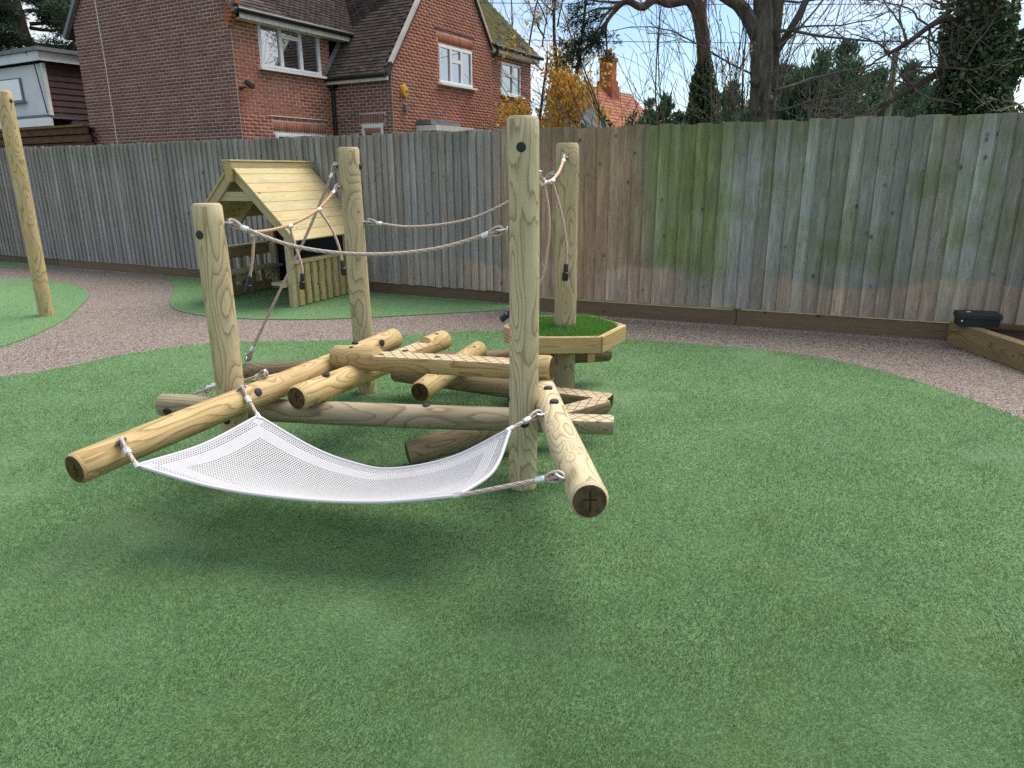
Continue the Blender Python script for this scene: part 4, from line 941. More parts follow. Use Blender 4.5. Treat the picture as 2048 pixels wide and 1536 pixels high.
roof_plane((FL - WO, GL * 0.45, WE0 - WPT * WO + 0.10), (0, -1, 0), s_w, GL * 0.45 + WV + 0.06, (WRS + WO) * math.hypot(1, WPT), M_TILE, 2, keep=lambda p: -WV + 0.04 < p[1] < 2.6 and p[2] < 7.3)
s_w2 = uv((-1, 0, WPT)); rs = WL + 0.02
roof_plane((FL + rs, -WV - 0.06, WRZ - WPT * (rs - WRS) + 0.10), (0, 1, 0), s_w2, GL * 0.45 + WV, (rs - WRS) * math.hypot(1, WPT), M_TILE, 3, keep=lambda p: -WV + 0.04 < p[1] < -1.0)
PTR = 0.95; s_r = uv((0, 1, PTR))
roof_plane((FL + WL - 0.05, -WV + 0.16 - 0.28, ZE - 0.06), (1, 0, 0), s_r, RL + 0.22, 2.6 * math.hypot(1, PTR), M_TILE_MOSS, 4)
tm = {}
cand = []
for k, d in enumerate(tile_sets):
    for i, c in enumerate(d['C']):
        w = HM @ Vector(c)
        if w.z < EYE + 0.215 * w.y and k != 2: cand.append((-abs((Vector((0, 0, EYE)) - w).normalized().dot(HM.to_3x3() @ Vector(d['n']))) / w.length ** 2, k, i))
cand.sort(); pick = {k: [] for k in range(4)}
for _, k, i in cand[:300]: pick[k].append(i)
for k, d in enumerate(tile_sets):
    idx = np.setdiff1d(np.arange(len(d['C'])), pick[k]); n = len(idx)
    if n:
        ca, sa = np.cos(d['ang'][idx])[:, None, None], np.sin(d['ang'][idx])[:, None, None]; ee = ca * d['e'] + sa * d['up']; uu = ca * d['up'] - sa * d['e']
        V = d['C'][idx][:, None] + TVv[None, :, 0:1] * ee + TVv[None, :, 1:2] * uu + TVv[None, :, 2:3] * d['n']
        o = soup('roof_tiles', V.reshape(-1, 3), ((np.arange(n) * 8)[:, None, None] + TFf[None]).reshape(-1, 4), d['mat'], d['part'], HM, {'rnd': np.repeat(d['rn'][idx], 4)}); o['kind'] = 'stuff'
    for i in pick[k]:
        if d['mat'].name not in tm:
            me = bpy.data.meshes.new('roof_tile'); me.from_pydata(TVv.tolist(), [], [tuple(f) for f in TFf.tolist()]); me.materials.append(d['mat']); tm[d['mat'].name] = me
        e, u, n3, c = d['e'], d['up'], d['n'], d['C'][i]
        link('roof_tile', tm[d['mat'].name], d['part'], HM @ Matrix(((e[0], u[0], n3[0], c[0]), (e[1], u[1], n3[1], c[1]), (e[2], u[2], n3[2], c[2]), (0, 0, 0, 1))))

def hbox(name, c, size, m, parent=None, M=None):
    b = MB(); b.box((0, 0, 0), size); return b.build(name, m, parent or house, HM @ Matrix.Translation(c) @ (M or Matrix.Identity(4)))
def htube(name, pts, r, m, parent=None, sides=10):
    b = MB(); b.tube(pts, r, sides); return b.build(name, m, parent or house, HM, smooth=True)
def hwindow(o, ax, nrm, hole, panes, sill=True):
    """white casement window; panes: (x0,x1,z0,z1) fractions of the opening"""
    a, b2, z0, z1 = hole; O = Vector((o[0], o[1], 0)); A = Vector((*ax, 0)); N = Vector((*nrm, 0)); W, Hh = b2 - a, z1 - z0
    Mx = Matrix(((A.x, -N.x, 0, O.x + A.x * a + N.x * -0.035), (A.y, -N.y, 0, O.y + A.y * a + N.y * -0.035), (0, 0, 1, z0), (0, 0, 0, 1)))
    b = MB(); f = 0.055
    for c, s in (((W / 2, 0, f / 2), (W, 0.07, f)), ((W / 2, 0, Hh - f / 2), (W, 0.07, f)), ((f / 2, 0, Hh / 2), (f, 0.0703, Hh - 2 * f)), ((W - f / 2, 0, Hh / 2), (f, 0.0703, Hh - 2 * f))): b.box(c, s)
    win = b.build('window', M_WHITE, house, HM @ Mx)
    b = MB(); b.box((W / 2, 0.22, Hh / 2), (W * 0.98, 0.01, Hh * 0.98)); b.build('dark_room', M_NAVY, win, HM @ Mx)
    for p in panes:
        x0, x1, q0, q1 = p[0] * W, p[1] * W, p[2] * Hh, p[3] * Hh; s = 0.045; b = MB(); cx, cz = (x0 + x1) / 2, (q0 + q1) / 2
        b.box((cx, -0.012, q0 + s / 2), (x1 - x0 - .004, 0.075, s)); b.box((cx, -0.012, q1 - s / 2), (x1 - x0 - .004, 0.075, s)); b.box((x0 + s / 2, -0.012, cz), (s, 0.0753, q1 - q0 - 2 * s)); b.box((x1 - s / 2, -0.012, cz), (s, 0.0753, q1 - q0 - 2 * s))
        b.build('sash', M_WHITE, win, HM @ Mx)
        b = MB(); b.box((cx, -0.005, cz), (x1 - x0 - 2 * s + 0.01, 0.012, q1 - q0 - 2 * s + 0.01)); b.build('pane', M_GLASS, win, HM @ Mx)
    if sill: b = MB(); b.box((W / 2, -0.07, -0.02), (W + 0.16, 0.18, 0.045)); b.build('sill', M_WHITE, win, HM @ Mx)
three = ((0.02, 0.34, 0.04, 0.97), (0.34, 0.66, 0.04, 0.64), (0.34, 0.66, 0.64, 0.97), (0.66, 0.98, 0.04, 0.97))
hwindow((0, 0), (1, 0), (0, -1), win_f, three); hwindow((0, 0), (1, 0), (0, -1), win_fg, ((0.02, 0.34, 0.04, 0.97), (0.34, 0.66, 0.04, 0.97), (0.66, 0.98, 0.04, 0.97)))
hwindow((FL, -WV), (1, 0), (0, -1), win_w, three); hwindow((FL, -WV), (1, 0), (0, -1), win_w2, three); hwindow((FL, -WV), (0, 1), (-1, 0), win_s, ((0.03, 0.97, 0.03, 0.97),), False)
hwindow((FL + WL, -WV + 0.16), (1, 0), (0, -1), win_r, ((0.02, 0.58, 0.62, 0.97), (0.02, 0.58, 0.04, 0.62), (0.58, 0.98, 0.04, 0.97)))
# eaves: fascia, gutter, downpipes
gz = ZE - PT * OH + 0.05
hbox('fascia', (1.90, -OH + 0.05, gz - 0.02), (3.7, 0.03, 0.13), M_CREAM); hbox('soffit', (1.90, -0.13, gz - 0.09), (3.7, 0.30, 0.02), M_CREAM)
htube('gutter', [(-0.05, -OH - 0.01, gz + 0.05), (3.78, -OH - 0.01, gz + 0.05)], 0.055, M_BLACK)
for i in range(6):                                       # corbelled kneeler at the eaves corner
    hbox('kneeler_brick', (-0.05, -0.03 - 0.028 * i, ZE - 0.50 + 0.075 * i), (0.12, 0.10 + 0.05 * i, 0.062), M_BRICK_LIT)
wz = WE0 - WPT * WO + 0.02
hbox('fascia', (FL - WO + 0.05, -WV / 2 - 0.02, wz), (0.03, WV + 0.02, 0.12), M_CREAM); htube('gutter', [(FL - WO - 0.01, -0.02, wz + 0.06), (FL - WO - 0.01, -WV - 0.02, wz + 0.06)], 0.055, M_BLACK)
hbox('hopper', (FL - 0.10, -0.12, wz - 0.05), (0.16, 0.16, 0.15), M_BLACK); htube('downpipe', [(FL - 0.07, -0.09, wz - 0.1), (FL - 0.07, -0.09, 0.0)], 0.037, M_BLACK)
rz2 = ZE - 0.13; ru = FL + WL
hbox('fascia', (ru + RL / 2 + 0.07, -WV + 0.16 - 0.24, rz2 - 0.02), (RL + 0.15, 0.03, 0.13), M_CREAM); htube('gutter', [(ru + 0.0, -WV + 0.16 - 0.30, rz2 + 0.06), (ru + RL + 0.25, -WV + 0.16 - 0.30, rz2 + 0.06)], 0.055, M_BLACK); hbox('soffit', (ru + RL / 2 + 0.07, -WV + 0.04, rz2 - 0.09), (RL + 0.15, 0.24, 0.02), M_CREAM)
htube('downpipe', [(ru + 0.14, -WV - 0.13, rz2 + 0.03), (ru + 0.14, -WV - 0.13, rz2 - 0.10), (ru + 0.06, -WV + 0.08, rz2 - 0.32), (ru + 0.06, -WV + 0.08, 0)], 0.037, M_BLACK)
# verges: thin cement edge on both gables
for (u0, v0, z0), (u1, v1, z1) in (((-0.07, -OH, gz + 0.02), (-0.07, GL / 2, ZE + PT * GL / 2 + 0.05)), ((-0.07, GL + OH, gz + 0.02), (-0.07, GL / 2, ZE + PT * GL / 2 + 0.05))):
    beam('verge', hp(u0, v0, z0), hp(u1, v1, z1), 0.10, 0.10, M_LEAD, house)
for s0, s1 in ((-0.05, WRS), (WL + 0.02, WRS)): beam('verge', hp(FL + s0, -WV - 0.03, wtop(max(0, s0)) + 0.075), hp(FL + s1, -WV - 0.03, WRZ + 0.085), 0.11, 0.07, M_MORTAR, house)
# lead flashing where the low wing roof meets the front wall
beam('flashing', hp(FL - WO + 0.02, -0.02, WE0 - WPT * WO + 0.2), hp(FL + 0.72, -0.02, WE0 + WPT * 0.72 + 0.2), 0.03, 0.16, M_LEAD, house)
# end wall and back of the house
b = MB(); b.box((5.0, GL - 0.1, ZE / 2), (9.6, 0.2, ZE)); b.box((FL + WL + RL - 0.1, (GL - WV) / 2, ZE / 2), (0.2, GL + WV - 0.4, ZE)); b.build('rear_wall', M_BRICK_SHADED, house, HM)
# small fittings
htube('cable', [(-0.012, GL - 1.02, 6.0), (-0.012, GL - 1.05, 4.0), (-0.012, GL - 1.02, 0.5)], 0.012, M_CREAM, sides=6)
b = MB(); a = np.linspace(0, 2 * np.pi, 20, endpoint=False); b.rings([np.stack([0.115 * s * np.cos(a), np.full(20, y), 0.15 * s * np.sin(a)], 1) for s, y in ((1, 0.0), (1, -0.05), (0.85, -0.085), (0.4, -0.095))][::-1])
al = b.build('alarm_box', M_YELLOW, house, HM @ Matrix.Translation((FL + 0.42, -WV, 3.40)), smooth=True)
hbox('alarm_mark', (FL + 0.44, -WV - 0.096, 3.39), (0.085, 0.004, 0.035), M_BEAM, al)
hbox('wall_lamp', (FL + 0.44, -WV - 0.05, 3.02), (0.13, 0.10, 0.12), M_LEAD)
cm = hbox('security_camera', (0.20, -0.16, 3.36), (0.22, 0.08, 0.08), M_BLACK, None, Matrix.Rotation(R_(25), 4, 'Y')); hbox('bracket', (0.10, -0.06, 3.30), (0.10, 0.12, 0.03), M_BLACK, cm)
hbox('canopy_top', (FL + 1.55, -WV - 0.20, 2.72), (1.3, 0.50, 0.11), M_LEAD); hbox('door_canopy', (FL + 1.75, -WV - 0.30, 2.58), (1.75, 0.62, 0.13), M_CREAM); hbox('canopy_bracket', (FL + 1.6, -WV - 0.10, 2.43), (1.1, 0.20, 0.16), M_RENDER)
hbox('door', (FL + 1.6, -WV + 0.06, 1.2), (0.9, 0.06, 2.2), M_BEAM); hbox('lintel_line', (FL + 2.75, -WV - 0.012, 5.03), (1.9, 0.03, 0.02), M_LEAD); hbox('lintel_line', (1.75, -0.012, 2.78), (1.9, 0.03, 0.02), M_CREAM)

# ------------------------------------------------------------------ flat-roofed extension and carport beyond the left gable
EK = Vector((-12.05, 20.0, 0))
ext = empty('house_extension', EK, HRZ, 'flat-roofed white rendered extension with dark boarded side beside the house', 'extension'); EM = world_m(ext)
def ebox(name, c, size, m, parent=None, M=None):
    b = MB(); b.box((0, 0, 0), size); return b.build(name, m, parent or ext, EM @ Matrix.Translation(c) @ (M or Matrix.Identity(4)))
rw = ebox('rendered_wall', (0.06, 2.5, 3.68), (0.12, 4.9, 1.26), M_RENDER)
for i in range(10): ebox('cladding_board', (2.0, 0.012 + 0.01, 4.30 - 0.155 * i), (4.0, 0.03, 0.160), M_CLAD, None, Matrix.Rotation(R_(-9), 4, 'X'))
ebox('roof', (2.2, 2.4, 4.62), (4.9, 5.4, 0.09), M_LEAD); ebox('fascia', (-0.16, 2.4, 4.46), (0.04, 5.2, 0.22), M_RENDER); ebox('fascia', (2.1, -0.17, 4.46), (4.55, 0.04, 0.22), M_WHITE)
ebox('corner_trim', (-0.01, -0.02, 3.68), (0.08, 0.08, 1.26), M_CREAM); ebox('flashing', (-0.02, 2.5, 3.02), (0.20, 5.0, 0.09), M_LEAD)
ebox('lower_fascia', (-0.30, 2.3, 2.86), (0.06, 5.6, 0.20), M_WHITE); ebox('lower_roof', (0.1, 2.3, 2.955), (0.85, 5.6, 0.03), M_LEAD)
w = ebox('window', (-0.012, 1.75, 3.72), (0.06, 1.3, 0.62), M_LEAD); ebox('pane', (-0.045, 1.75, 3.74), (0.01, 1.2, 0.52), M_GLASS, w); ebox('sill', (-0.06, 1.72, 3.42), (0.10, 1.4, 0.05), M_LEAD, w)
ebox('inner_wall', (2.2, 2.5, 2.25), (4.1, 4.88, 4.5), M_CLAD)
b = MB(); b.tube([EM @ Vector(q) for q in ((-0.2, 0.35, 4.6), (-0.12, 0.16, 4.3), (-0.05, 0.08, 3.1))], 0.014, 6); b.build('cable', M_CABLE, ext, smooth=True)
CP = Vector((-10.70, 18.86, 0)); cp = empty('carport', CP, HRZ, 'brown stained timber carport frame below the white extension', 'carport'); CM = world_m(cp)
for i, z in enumerate((2.60, 2.42, 2.24)):
    beam('fascia_beam', CM @ Vector((0.05 * i, -0.28, z)), CM @ Vector((0.05 * i, 4.6, z)), 0.05, 0.16, M_BEAM, cp)
beam('roof_edge', CM @ Vector((-0.05, -0.28, 2.71)), CM @ Vector((-0.05, 4.6, 2.71)), 0.08, 0.05, M_SLEEPER, cp, color=(0.6, 0.6, 0.5))
for i in range(5): beam('rafter', CM @ Vector((0.1, 0.1 + 1.1 * i, 2.55)), CM @ Vector((0.9, 0.1 + 1.1 * i, 2.55)), 0.05, 0.14, M_BEAM, cp)
for v in (0.05, 4.4): beam('post', CM @ Vector((0.1, v, 0)), CM @ Vector((0.1, v, 2.3)), 0.1, 0.1, M_BEAM, cp, (1, 0, 0))
b = MB(); b.box((0.5, 2.2, 2.66), (1.0, 4.8, 0.03)); b.build('roof_sheet', M_CLAD, cp, CM)

# ================================================================== TREES AND SHRUBS BEYOND THE FENCE
def grow(mb, rng, p, d, L, r, lvl, prm, tips):
    """one branch and its children; prm holds per-level tuples"""
    wig, up, nch, ratio, spread, sides = (prm[k][min(lvl, len(prm[k]) - 1)] for k in ('wig', 'up', 'n', 'ratio', 'spread', 'sides'))
    n = max(3, int(prm['res'][min(lvl, len(prm['res']) - 1)])); st = L / n; p = np.array(p, float); d = np.array(d, float); d /= np.linalg.norm(d)
    path = [p.copy()]; dirs = [d.copy()]
    for i in range(n):
        d = d + rng.normal(0, wig, 3); d[2] += up; d /= np.linalg.norm(d); p = p + d * st; path.append(p.copy()); dirs.append(d.copy())
    end = prm.get('end', 0.35) if lvl == 0 else 0.25
    rad = r * (1 - (1 - end) * np.linspace(0, 1, n + 1)); mb.tube(path, np.maximum(rad, prm['rmin']), sides, cap=False)
    if lvl >= prm['levels']:
        tips.append((path[-1], dirs[-1])); tips.append((path[n // 2], dirs[n // 2])); return
    for c in range(int(nch)):
        t = rng.uniform(prm['start'][min(lvl, len(prm['start']) - 1)], 1.0); i = min(int(t * n), n - 1); f = t * n - i
        q = path[i] * (1 - f) + path[i + 1] * f; ax = dirs[i]; a = rng.normal(0, 1, 3); a -= ax * a.dot(ax); a /= np.linalg.norm(a) + 1e-9
        s = spread * rng.uniform(0.75, 1.25); nd = ax * math.cos(s) + a * math.sin(s)
        grow(mb, rng, q, nd, L * ratio * rng.uniform(0.65, 1.15) * (1.15 - 0.45 * t), max(r * (1 - 0.7 * t) * prm['rr'], prm['rmin']), lvl + 1, prm, tips)
    tips.append((path[-1], dirs[-1]))
BARE = dict(wig=(0.06, 0.13, 0.17, 0.2), up=(0.02, 0.02, 0.03, 0.02), n=(11, 8, 6, 0), ratio=(0.5, 0.5, 0.5), spread=(0.85, 0.7, 0.65), sides=(10, 6, 4, 3), res=(9, 7, 5, 4), start=(0.35, 0.25, 0.2), rr=0.5, rmin=0.006, levels=3)
def prm(**k): d = dict(BARE); d.update(k); return d
def leafcards(C, size, rng, aspect=0.6, D=None, flat=None):
    n = len(C); sz = size * rng.uniform(0.6, 1.3, n)
    d = rng.normal(0, 1, (n, 3)) if D is None else D + rng.normal(0, 0.45, (n, 3)); d /= np.linalg.norm(d, axis=1, keepdims=True) + 1e-9
    w = np.cross(d, rng.normal(0, 1, (n, 3))); w /= np.linalg.norm(w, axis=1, keepdims=True) + 1e-9
    nn = np.cross(d, w); V = np.empty((n, 4, 3)); s = sz[:, None]
    V[:, 0] = C - d * s * 0.5; V[:, 1] = C + w * s * aspect * 0.5 + nn * s * 0.08; V[:, 2] = C + d * s * 0.5; V[:, 3] = C - w * s * aspect * 0.5 + nn * s * 0.08
    return V
def leaf_obj(name, V, mat, parent, rng):
    n = len(V); o = soup(name, V.reshape(-1, 3), np.arange(n * 4).reshape(n, 4), mat, parent, None, {'rnd': rng.random(n)}); return o
def plant(name, loc, label, cat='tree', group=None): return empty(name, loc, 0, label, cat, group)
def bare_tree(name, loc, label, h, r, seed, par=None, bark=M_BARK, d0=(0, 0, 1), group=None, twig=None):
    rng = np.random.default_rng(seed); root = plant(name, loc, label, 'tree', group); pr = par or BARE
    mb = MB(); tips = []; q = dict(pr); q2 = dict(pr); grow(mb, rng, (loc[0], loc[1], -0.1), d0, h, r, 0, dict(pr, n=(0,)), [])
    mb.build('trunk', bark, root, smooth=True)
    rng = np.random.default_rng(seed); mb = MB(); full = MB(); grow(full, rng, (loc[0], loc[1], -0.1), d0, h, r, 0, pr, tips)
    cut = (int(q['res'][0]) + 1) * q['sides'][0] if isinstance(q['sides'], tuple) else 0
    full.build('crown', twig or M_TWIG, root); return root, tips

# big bare tree with two stems
def stem(mb, pts, rad, sides=14, bump=0.06, seed=0):
    rng = np.random.default_rng(seed); path = catmull(pts, 8); n = len(path); rr = np.interp(np.linspace(0, 1, n), np.linspace(0, 1, len(rad)), rad)
    base = mb.n; mb.tube(path, rr, sides, cap=False); V = mb.v[-1].reshape(n, sides, 3); ph = rng.uniform(0, 6.28, 6)
    for i in range(n):
        for j in range(sides):
            a = 2 * math.pi * j / sides; k = 1 + bump * (math.sin(3 * a + ph[0] + 0.9 * i) * 0.5 + math.sin(5 * a + ph[1]) * 0.4 + math.sin(2 * a + 1.7 * i + ph[2]) * 0.5)
            V[i, j] = path[i] + (V[i, j] - path[i]) * k
    return path
t1 = plant('bare_tree', (4.62, 14.0, 0), 'thick grey bare tree with two close stems forking overhead', 'tree'); rng = np.random.default_rng(4)
tr = MB(); pA = stem(tr, [(4.60, 14, -0.1), (4.58, 14, 1.2), (4.60, 14, 2.6), (4.54, 14, 3.6), (4.46, 14, 4.6), (4.2, 13.9, 6.4), (3.9, 14, 9)], [0.24, 0.185, 0.18, 0.20, 0.15, 0.10, 0.05], seed=1)
pB = stem(tr, [(4.86, 14.35, -0.1), (4.86, 14.35, 1.8), (4.84, 14.3, 3.2), (4.80, 14.2, 4.4), (4.95, 14.2, 6.5), (5.2, 14.3, 9.2)], [0.20, 0.15, 0.14, 0.13, 0.10, 0.05], seed=2)
for q in ((4.44, 13.9, 3.05), (4.74, 13.9, 2.75), (4.66, 13.85, 2.2), (4.98, 14.25, 2.35), (4.50, 13.86, 2.55)):
    a = np.linspace(0, 2 * np.pi, 10, endpoint=False); s = rng.uniform(0.06, 0.10)
    tr.rings([np.array(q) + s * k * np.stack([np.cos(a), np.sin(a), np.zeros(10)], 1) + np.array([0, 0, z * s]) for k, z in ((0.3, -1), (0.85, -0.5), (1, 0), (0.85, 0.5), (0.3, 1))])
stem(tr, [(4.50, 14, 3.75), (4.1, 13.9, 4.25), (3.6, 13.8, 4.55), (2.9, 13.6, 5.3)], [0.15, 0.12, 0.10, 0.05], 10, seed=3)
stem(tr, [(4.86, 14.2, 3.55), (5.2, 14.1, 4.2), (5.5, 14.0, 5.0), (5.9, 14, 6.2)], [0.07, 0.06, 0.05, 0.03], 8, seed=4)
tr.build('trunk', M_BARK, t1, smooth=True)
cr = MB(); tips = []; tw = prm(levels=2, n=(7, 5, 0), rmin=0.0045, wig=(0.12, 0.16, 0.2), up=(0.0, 0.01, 0.01), sides=(6, 4, 3), res=(8, 6, 4), start=(0.2, 0.2), ratio=(0.5, 0.55))
for k in range(19):
    z = rng.uniform(1.9, 6.5); a = rng.uniform(-0.6, 3.74); side = rng.choice([-1, 1]); L = rng.uniform(1.2, 3.0)
    grow(cr, rng, (4.62 + side * 0.2, 14.0, z), (side * rng.uniform(0.5, 1.1), rng.uniform(-0.5, 0.5), rng.uniform(-0.1, 0.9)), L, rng.uniform(0.015, 0.035), 0, tw, tips)
cr.build('crown', M_TWIG, t1)

# scots pine with ivy foot and a crooked bough
def ivy(name, parent, axis, rad, n, seed, mat=M_IVY, size=0.09):
    rng = np.random.default_rng(seed); A = np.array(axis, float); t = rng.random(n) ** 1.1; s = t * (len(A) - 1); i = np.minimum(s.astype(int), len(A) - 2); f = (s - i)[:, None]
    c = A[i] * (1 - f) + A[i + 1] * f; R = np.interp(t, np.linspace(0, 1, len(rad)), rad); a = rng.uniform(0, 2 * np.pi, n)
    lump = 0.7 + 0.5 * vnoise(a * 1.3, c[:, 2] * 1.6, 1.0, seed) + 0.25 * vnoise(a * 4, c[:, 2] * 5, 1.0, seed + 1); q = (1 - 0.45 * rng.random(n) ** 2) * R * lump
    C = c + np.stack([np.cos(a) * q, np.sin(a) * q, rng.normal(0, 0.05, n)], 1); D = np.stack([np.cos(a), np.sin(a), np.full(n, -0.6)], 1)
    return leaf_obj(name, leafcards(C, size, rng, 0.8, D * 0.8), mat, parent, rng)
def needles(cent, rng, per, rad, ln, flat=0.7):
    C = np.repeat(np.array(cent), per, 0); n = len(C); d = rng.normal(0, 1, (n, 3)); d[:, 2] *= flat; d /= np.linalg.norm(d, axis=1, keepdims=True)
    q = rng.random(n)[:, None] ** 0.6 * rad; return leafcards(C + d * q * np.array([1, 1, flat]), ln, rng, 0.16, d * 1.4 + np.array([0, 0, 0.35]))
t2 = plant('pine_tree', (3.93, 16.0, 0), 'reddish pine trunk wrapped in ivy with one crooked bough', 'tree'); rng = np.random.default_rng(8); tr = MB()
stem(tr, [(3.98, 16, -0.1), (4.0, 16, 1.8), (4.06, 16, 3.0), (4.0, 16, 3.9), (3.86, 16, 4.7), (3.95, 16, 5.6), (4.0, 16, 8.5), (4.0, 16, 11)], [0.20, 0.16, 0.145, 0.14, 0.145, 0.12, 0.09, 0.05], 12, 0.05, 5)
bough = [(3.86, 16, 4.55), (3.60, 15.9, 4.78), (3.2, 15.8, 4.72), (2.9, 15.7, 4.78), (2.62, 15.6, 4.62), (2.3, 15.6, 4.72), (2.0, 15.5, 4.45), (1.75, 15.5, 4.05), (1.5, 15.5, 3.75)]
stem(tr, bough, [0.12, 0.09, 0.085, 0.08, 0.075, 0.06, 0.04, 0.03, 0.015], 9, 0.05, 6); tr.build('trunk', M_BARK_P, t2, smooth=True)
cr = MB(); tips = []; pn = prm(levels=1, n=(5, 0), wig=(0.15, 0.2), up=(-0.03, -0.02), sides=(5, 3), res=(6, 4), start=(0.25,), ratio=(0.45,), rmin=0.006)
for q, d, L in [((2.0, 15.5, 4.45), (-0.6, 0, -0.75), 0.9), ((2.2, 15.6, 4.7), (-0.8, -0.2, -0.3), 1.0), ((2.3, 15.6, 4.72), (-0.9, 0.1, 0.15), 1.1), ((1.8, 15.5, 4.1), (-0.7, 0.2, -0.6), 0.8), ((2.3, 15.6, 4.75), (-0.9, -0.2, 0.45), 1.1), ((2.5, 15.6, 4.8), (-0.7, 0.3, 0.7), 0.9), ((1.95, 15.5, 4.4), (-0.2, 0.3, -0.9), 0.7), ((1.75, 15.5, 4.05), (-0.95, 0.0, -0.1), 0.7), ((2.1, 15.5, 4.6), (-1, 0, 0.0), 1.0), ((2.9, 15.7, 4.78), (-0.3, 0.1, 0.9), 0.7)]:
    grow(cr, rng, q, d, L, 0.03, 0, pn, tips)
for k in range(26):
    a = rng.uniform(0, 6.28); grow(cr, rng, (4.0, 16, rng.uniform(5.6, 10.5)), (math.cos(a), math.sin(a), 0.2), rng.uniform(1.0, 2.4), 0.05, 0, pn, tips)
cr.build('branches', M_TWIG, t2); leaf_obj('crown', needles([p for p, d in tips], rng, 46, 0.17, 0.11), M_PINE_D, t2, rng)
ivy('ivy', t2, [(3.98, 15.97, 0), (3.98, 15.97, 1.6), (4.03, 15.97, 2.5), (4.05, 15.97, 3.1), (4.03, 15.97, 3.7)], [0.75, 0.55, 0.36, 0.24, 0.10], 12000, 9, size=0.07)

# ivy-clad tree and its overhanging limbs
t3 = plant('ivy_clad_tree', (5.85, 9.8, 0), 'thick tree trunk smothered in dark ivy above the fence', 'tree'); rng = np.random.default_rng(12); tr = MB()
stem(tr, [(5.86, 9.8, -0.1), (5.86, 9.8, 1.5), (5.9, 9.8, 2.6), (5.86, 9.8, 3.6), (5.9, 9.8, 5.0), (6.0, 9.8, 7.5)], [0.30, 0.26, 0.25, 0.25, 0.22, 0.12], 12, 0.05, 7)
limbs = [[(5.75, 9.8, 3.12), (5.42, 9.7, 3.28), (5.15, 9.6, 3.18), (4.85, 9.5, 2.98), (4.62, 9.45, 2.86)], [(5.72, 9.8, 2.95), (5.45, 9.7, 2.72), (5.1, 9.6, 2.50), (4.8, 9.5, 2.36), (4.55, 9.4, 2.15)], [(6.0, 9.8, 2.9), (6.4, 9.7, 3.15), (6.9, 9.6, 3.45)], [(6.0, 9.7, 2.6), (6.5, 9.5, 2.85), (7.2, 9.3, 3.0)]]
for q in limbs: stem(tr, q, [0.055, 0.048, 0.035, 0.03, 0.02], 8, 0.06, 8)
tr.build('trunk', M_BARK_D, t3, smooth=True); cr = MB(); tips = []
tw3 = prm(levels=2, n=(5, 5, 0), wig=(0.22, 0.26, 0.3), up=(0.01, 0.0, 0.0), sides=(5, 4, 3), res=(8, 6, 5), start=(0.15, 0.2), ratio=(0.5, 0.5), rmin=0.0035)
for q in limbs[:2]:
    for p in q[1:]:
        for _ in range(3): grow(cr, rng, p, (rng.uniform(-1, 0.2), rng.uniform(-0.4, 0.4), rng.uniform(-0.7, 0.8)), rng.uniform(0.5, 1.0), 0.015, 0, tw3, tips)
for k in range(8): grow(cr, rng, (5.75, 9.7, rng.uniform(2.3, 4.6)), (-1, rng.uniform(-0.5, 0.5), rng.uniform(-0.3, 0.6)), rng.uniform(0.7, 1.5), 0.02, 0, tw3, tips)
cr.build('crown', M_TWIG, t3)
ivy('ivy', t3, [(5.88, 9.8, 0), (5.86, 9.8, 1.4), (5.92, 9.8, 2.2), (5.9, 9.8, 3.2), (5.9, 9.8, 5.5)], [0.60, 0.52, 0.42, 0.36, 0.36], 30000, 13, size=0.062)
ivy('ivy', t3, [(6.05, 9.75, 2.5), (6.4, 9.7, 2.9), (6.8, 9.65, 3.3)], [0.22, 0.2, 0.14], 2200, 14, size=0.08)

# tree just outside the frame whose thin branches hang over the fence
t4 = plant('overhanging_tree', (7.6, 7.2, 0), 'bare tree at the edge reaching thin twigs over the stained fence', 'tree'); rng = np.random.default_rng(21); tr = MB()
stem(tr, [(7.6, 7.2, -0.1), (7.55, 7.2, 2.0), (7.6, 7.2, 4.0), (7.5, 7.1, 6.0)], [0.16, 0.13, 0.10, 0.05], 10, 0.05, 9); tr.build('trunk', M_BARK, t4, smooth=True); cr = MB()
boughs = [[(7.55, 7.2, 2.2), (6.6, 7.0, 2.12), (5.6, 6.9, 2.18), (4.9, 6.85, 2.0), (4.35, 6.8, 1.96)], [(7.55, 7.2, 2.7), (6.6, 7.0, 2.75), (5.7, 6.9, 2.68), (4.9, 6.9, 2.5), (4.4, 6.9, 2.42)], [(7.55, 7.2, 2.4), (6.5, 7.0, 2.5), (5.5, 6.8, 2.40), (4.75, 6.75, 2.12), (4.3, 6.7, 2.0)],
          [(7.5, 7.2, 2.0), (6.2, 6.6, 2.05), (5.2, 6.2, 2.0), (4.55, 6.05, 1.88), (4.2, 5.95, 1.82)], [(7.5, 7.2, 2.9), (6.3, 6.8, 3.0), (5.3, 6.7, 2.85), (4.7, 6.7, 2.75)], [(5.2, 6.2, 2.0), (4.7, 6.02, 1.95), (4.28, 5.93, 1.78), (4.18, 5.9, 1.66), (4.3, 5.88, 1.5), (4.5, 5.85, 1.38)]]
tips = []; tw4 = prm(levels=1, n=(3, 0), wig=(0.14, 0.18), up=(0.0, 0.0), sides=(4, 3), res=(7, 5), start=(0.15,), ratio=(0.45,), rmin=0.0025)
for k, q in enumerate(boughs):
    c = catmull(q, 6); cr.tube(c, np.linspace(0.02 if k != 5 else 0.006, 0.003, len(c)), 6, cap=False)
    for i in range(4, len(c), 3): grow(cr, rng, c[i], c[min(i + 1, len(c) - 1)] - c[i - 1] + rng.normal(0, 0.09, 3), rng.uniform(0.25, 0.7), 0.005, 0, tw4, tips)
cr.build('crown', M_TWIG_P, t4)

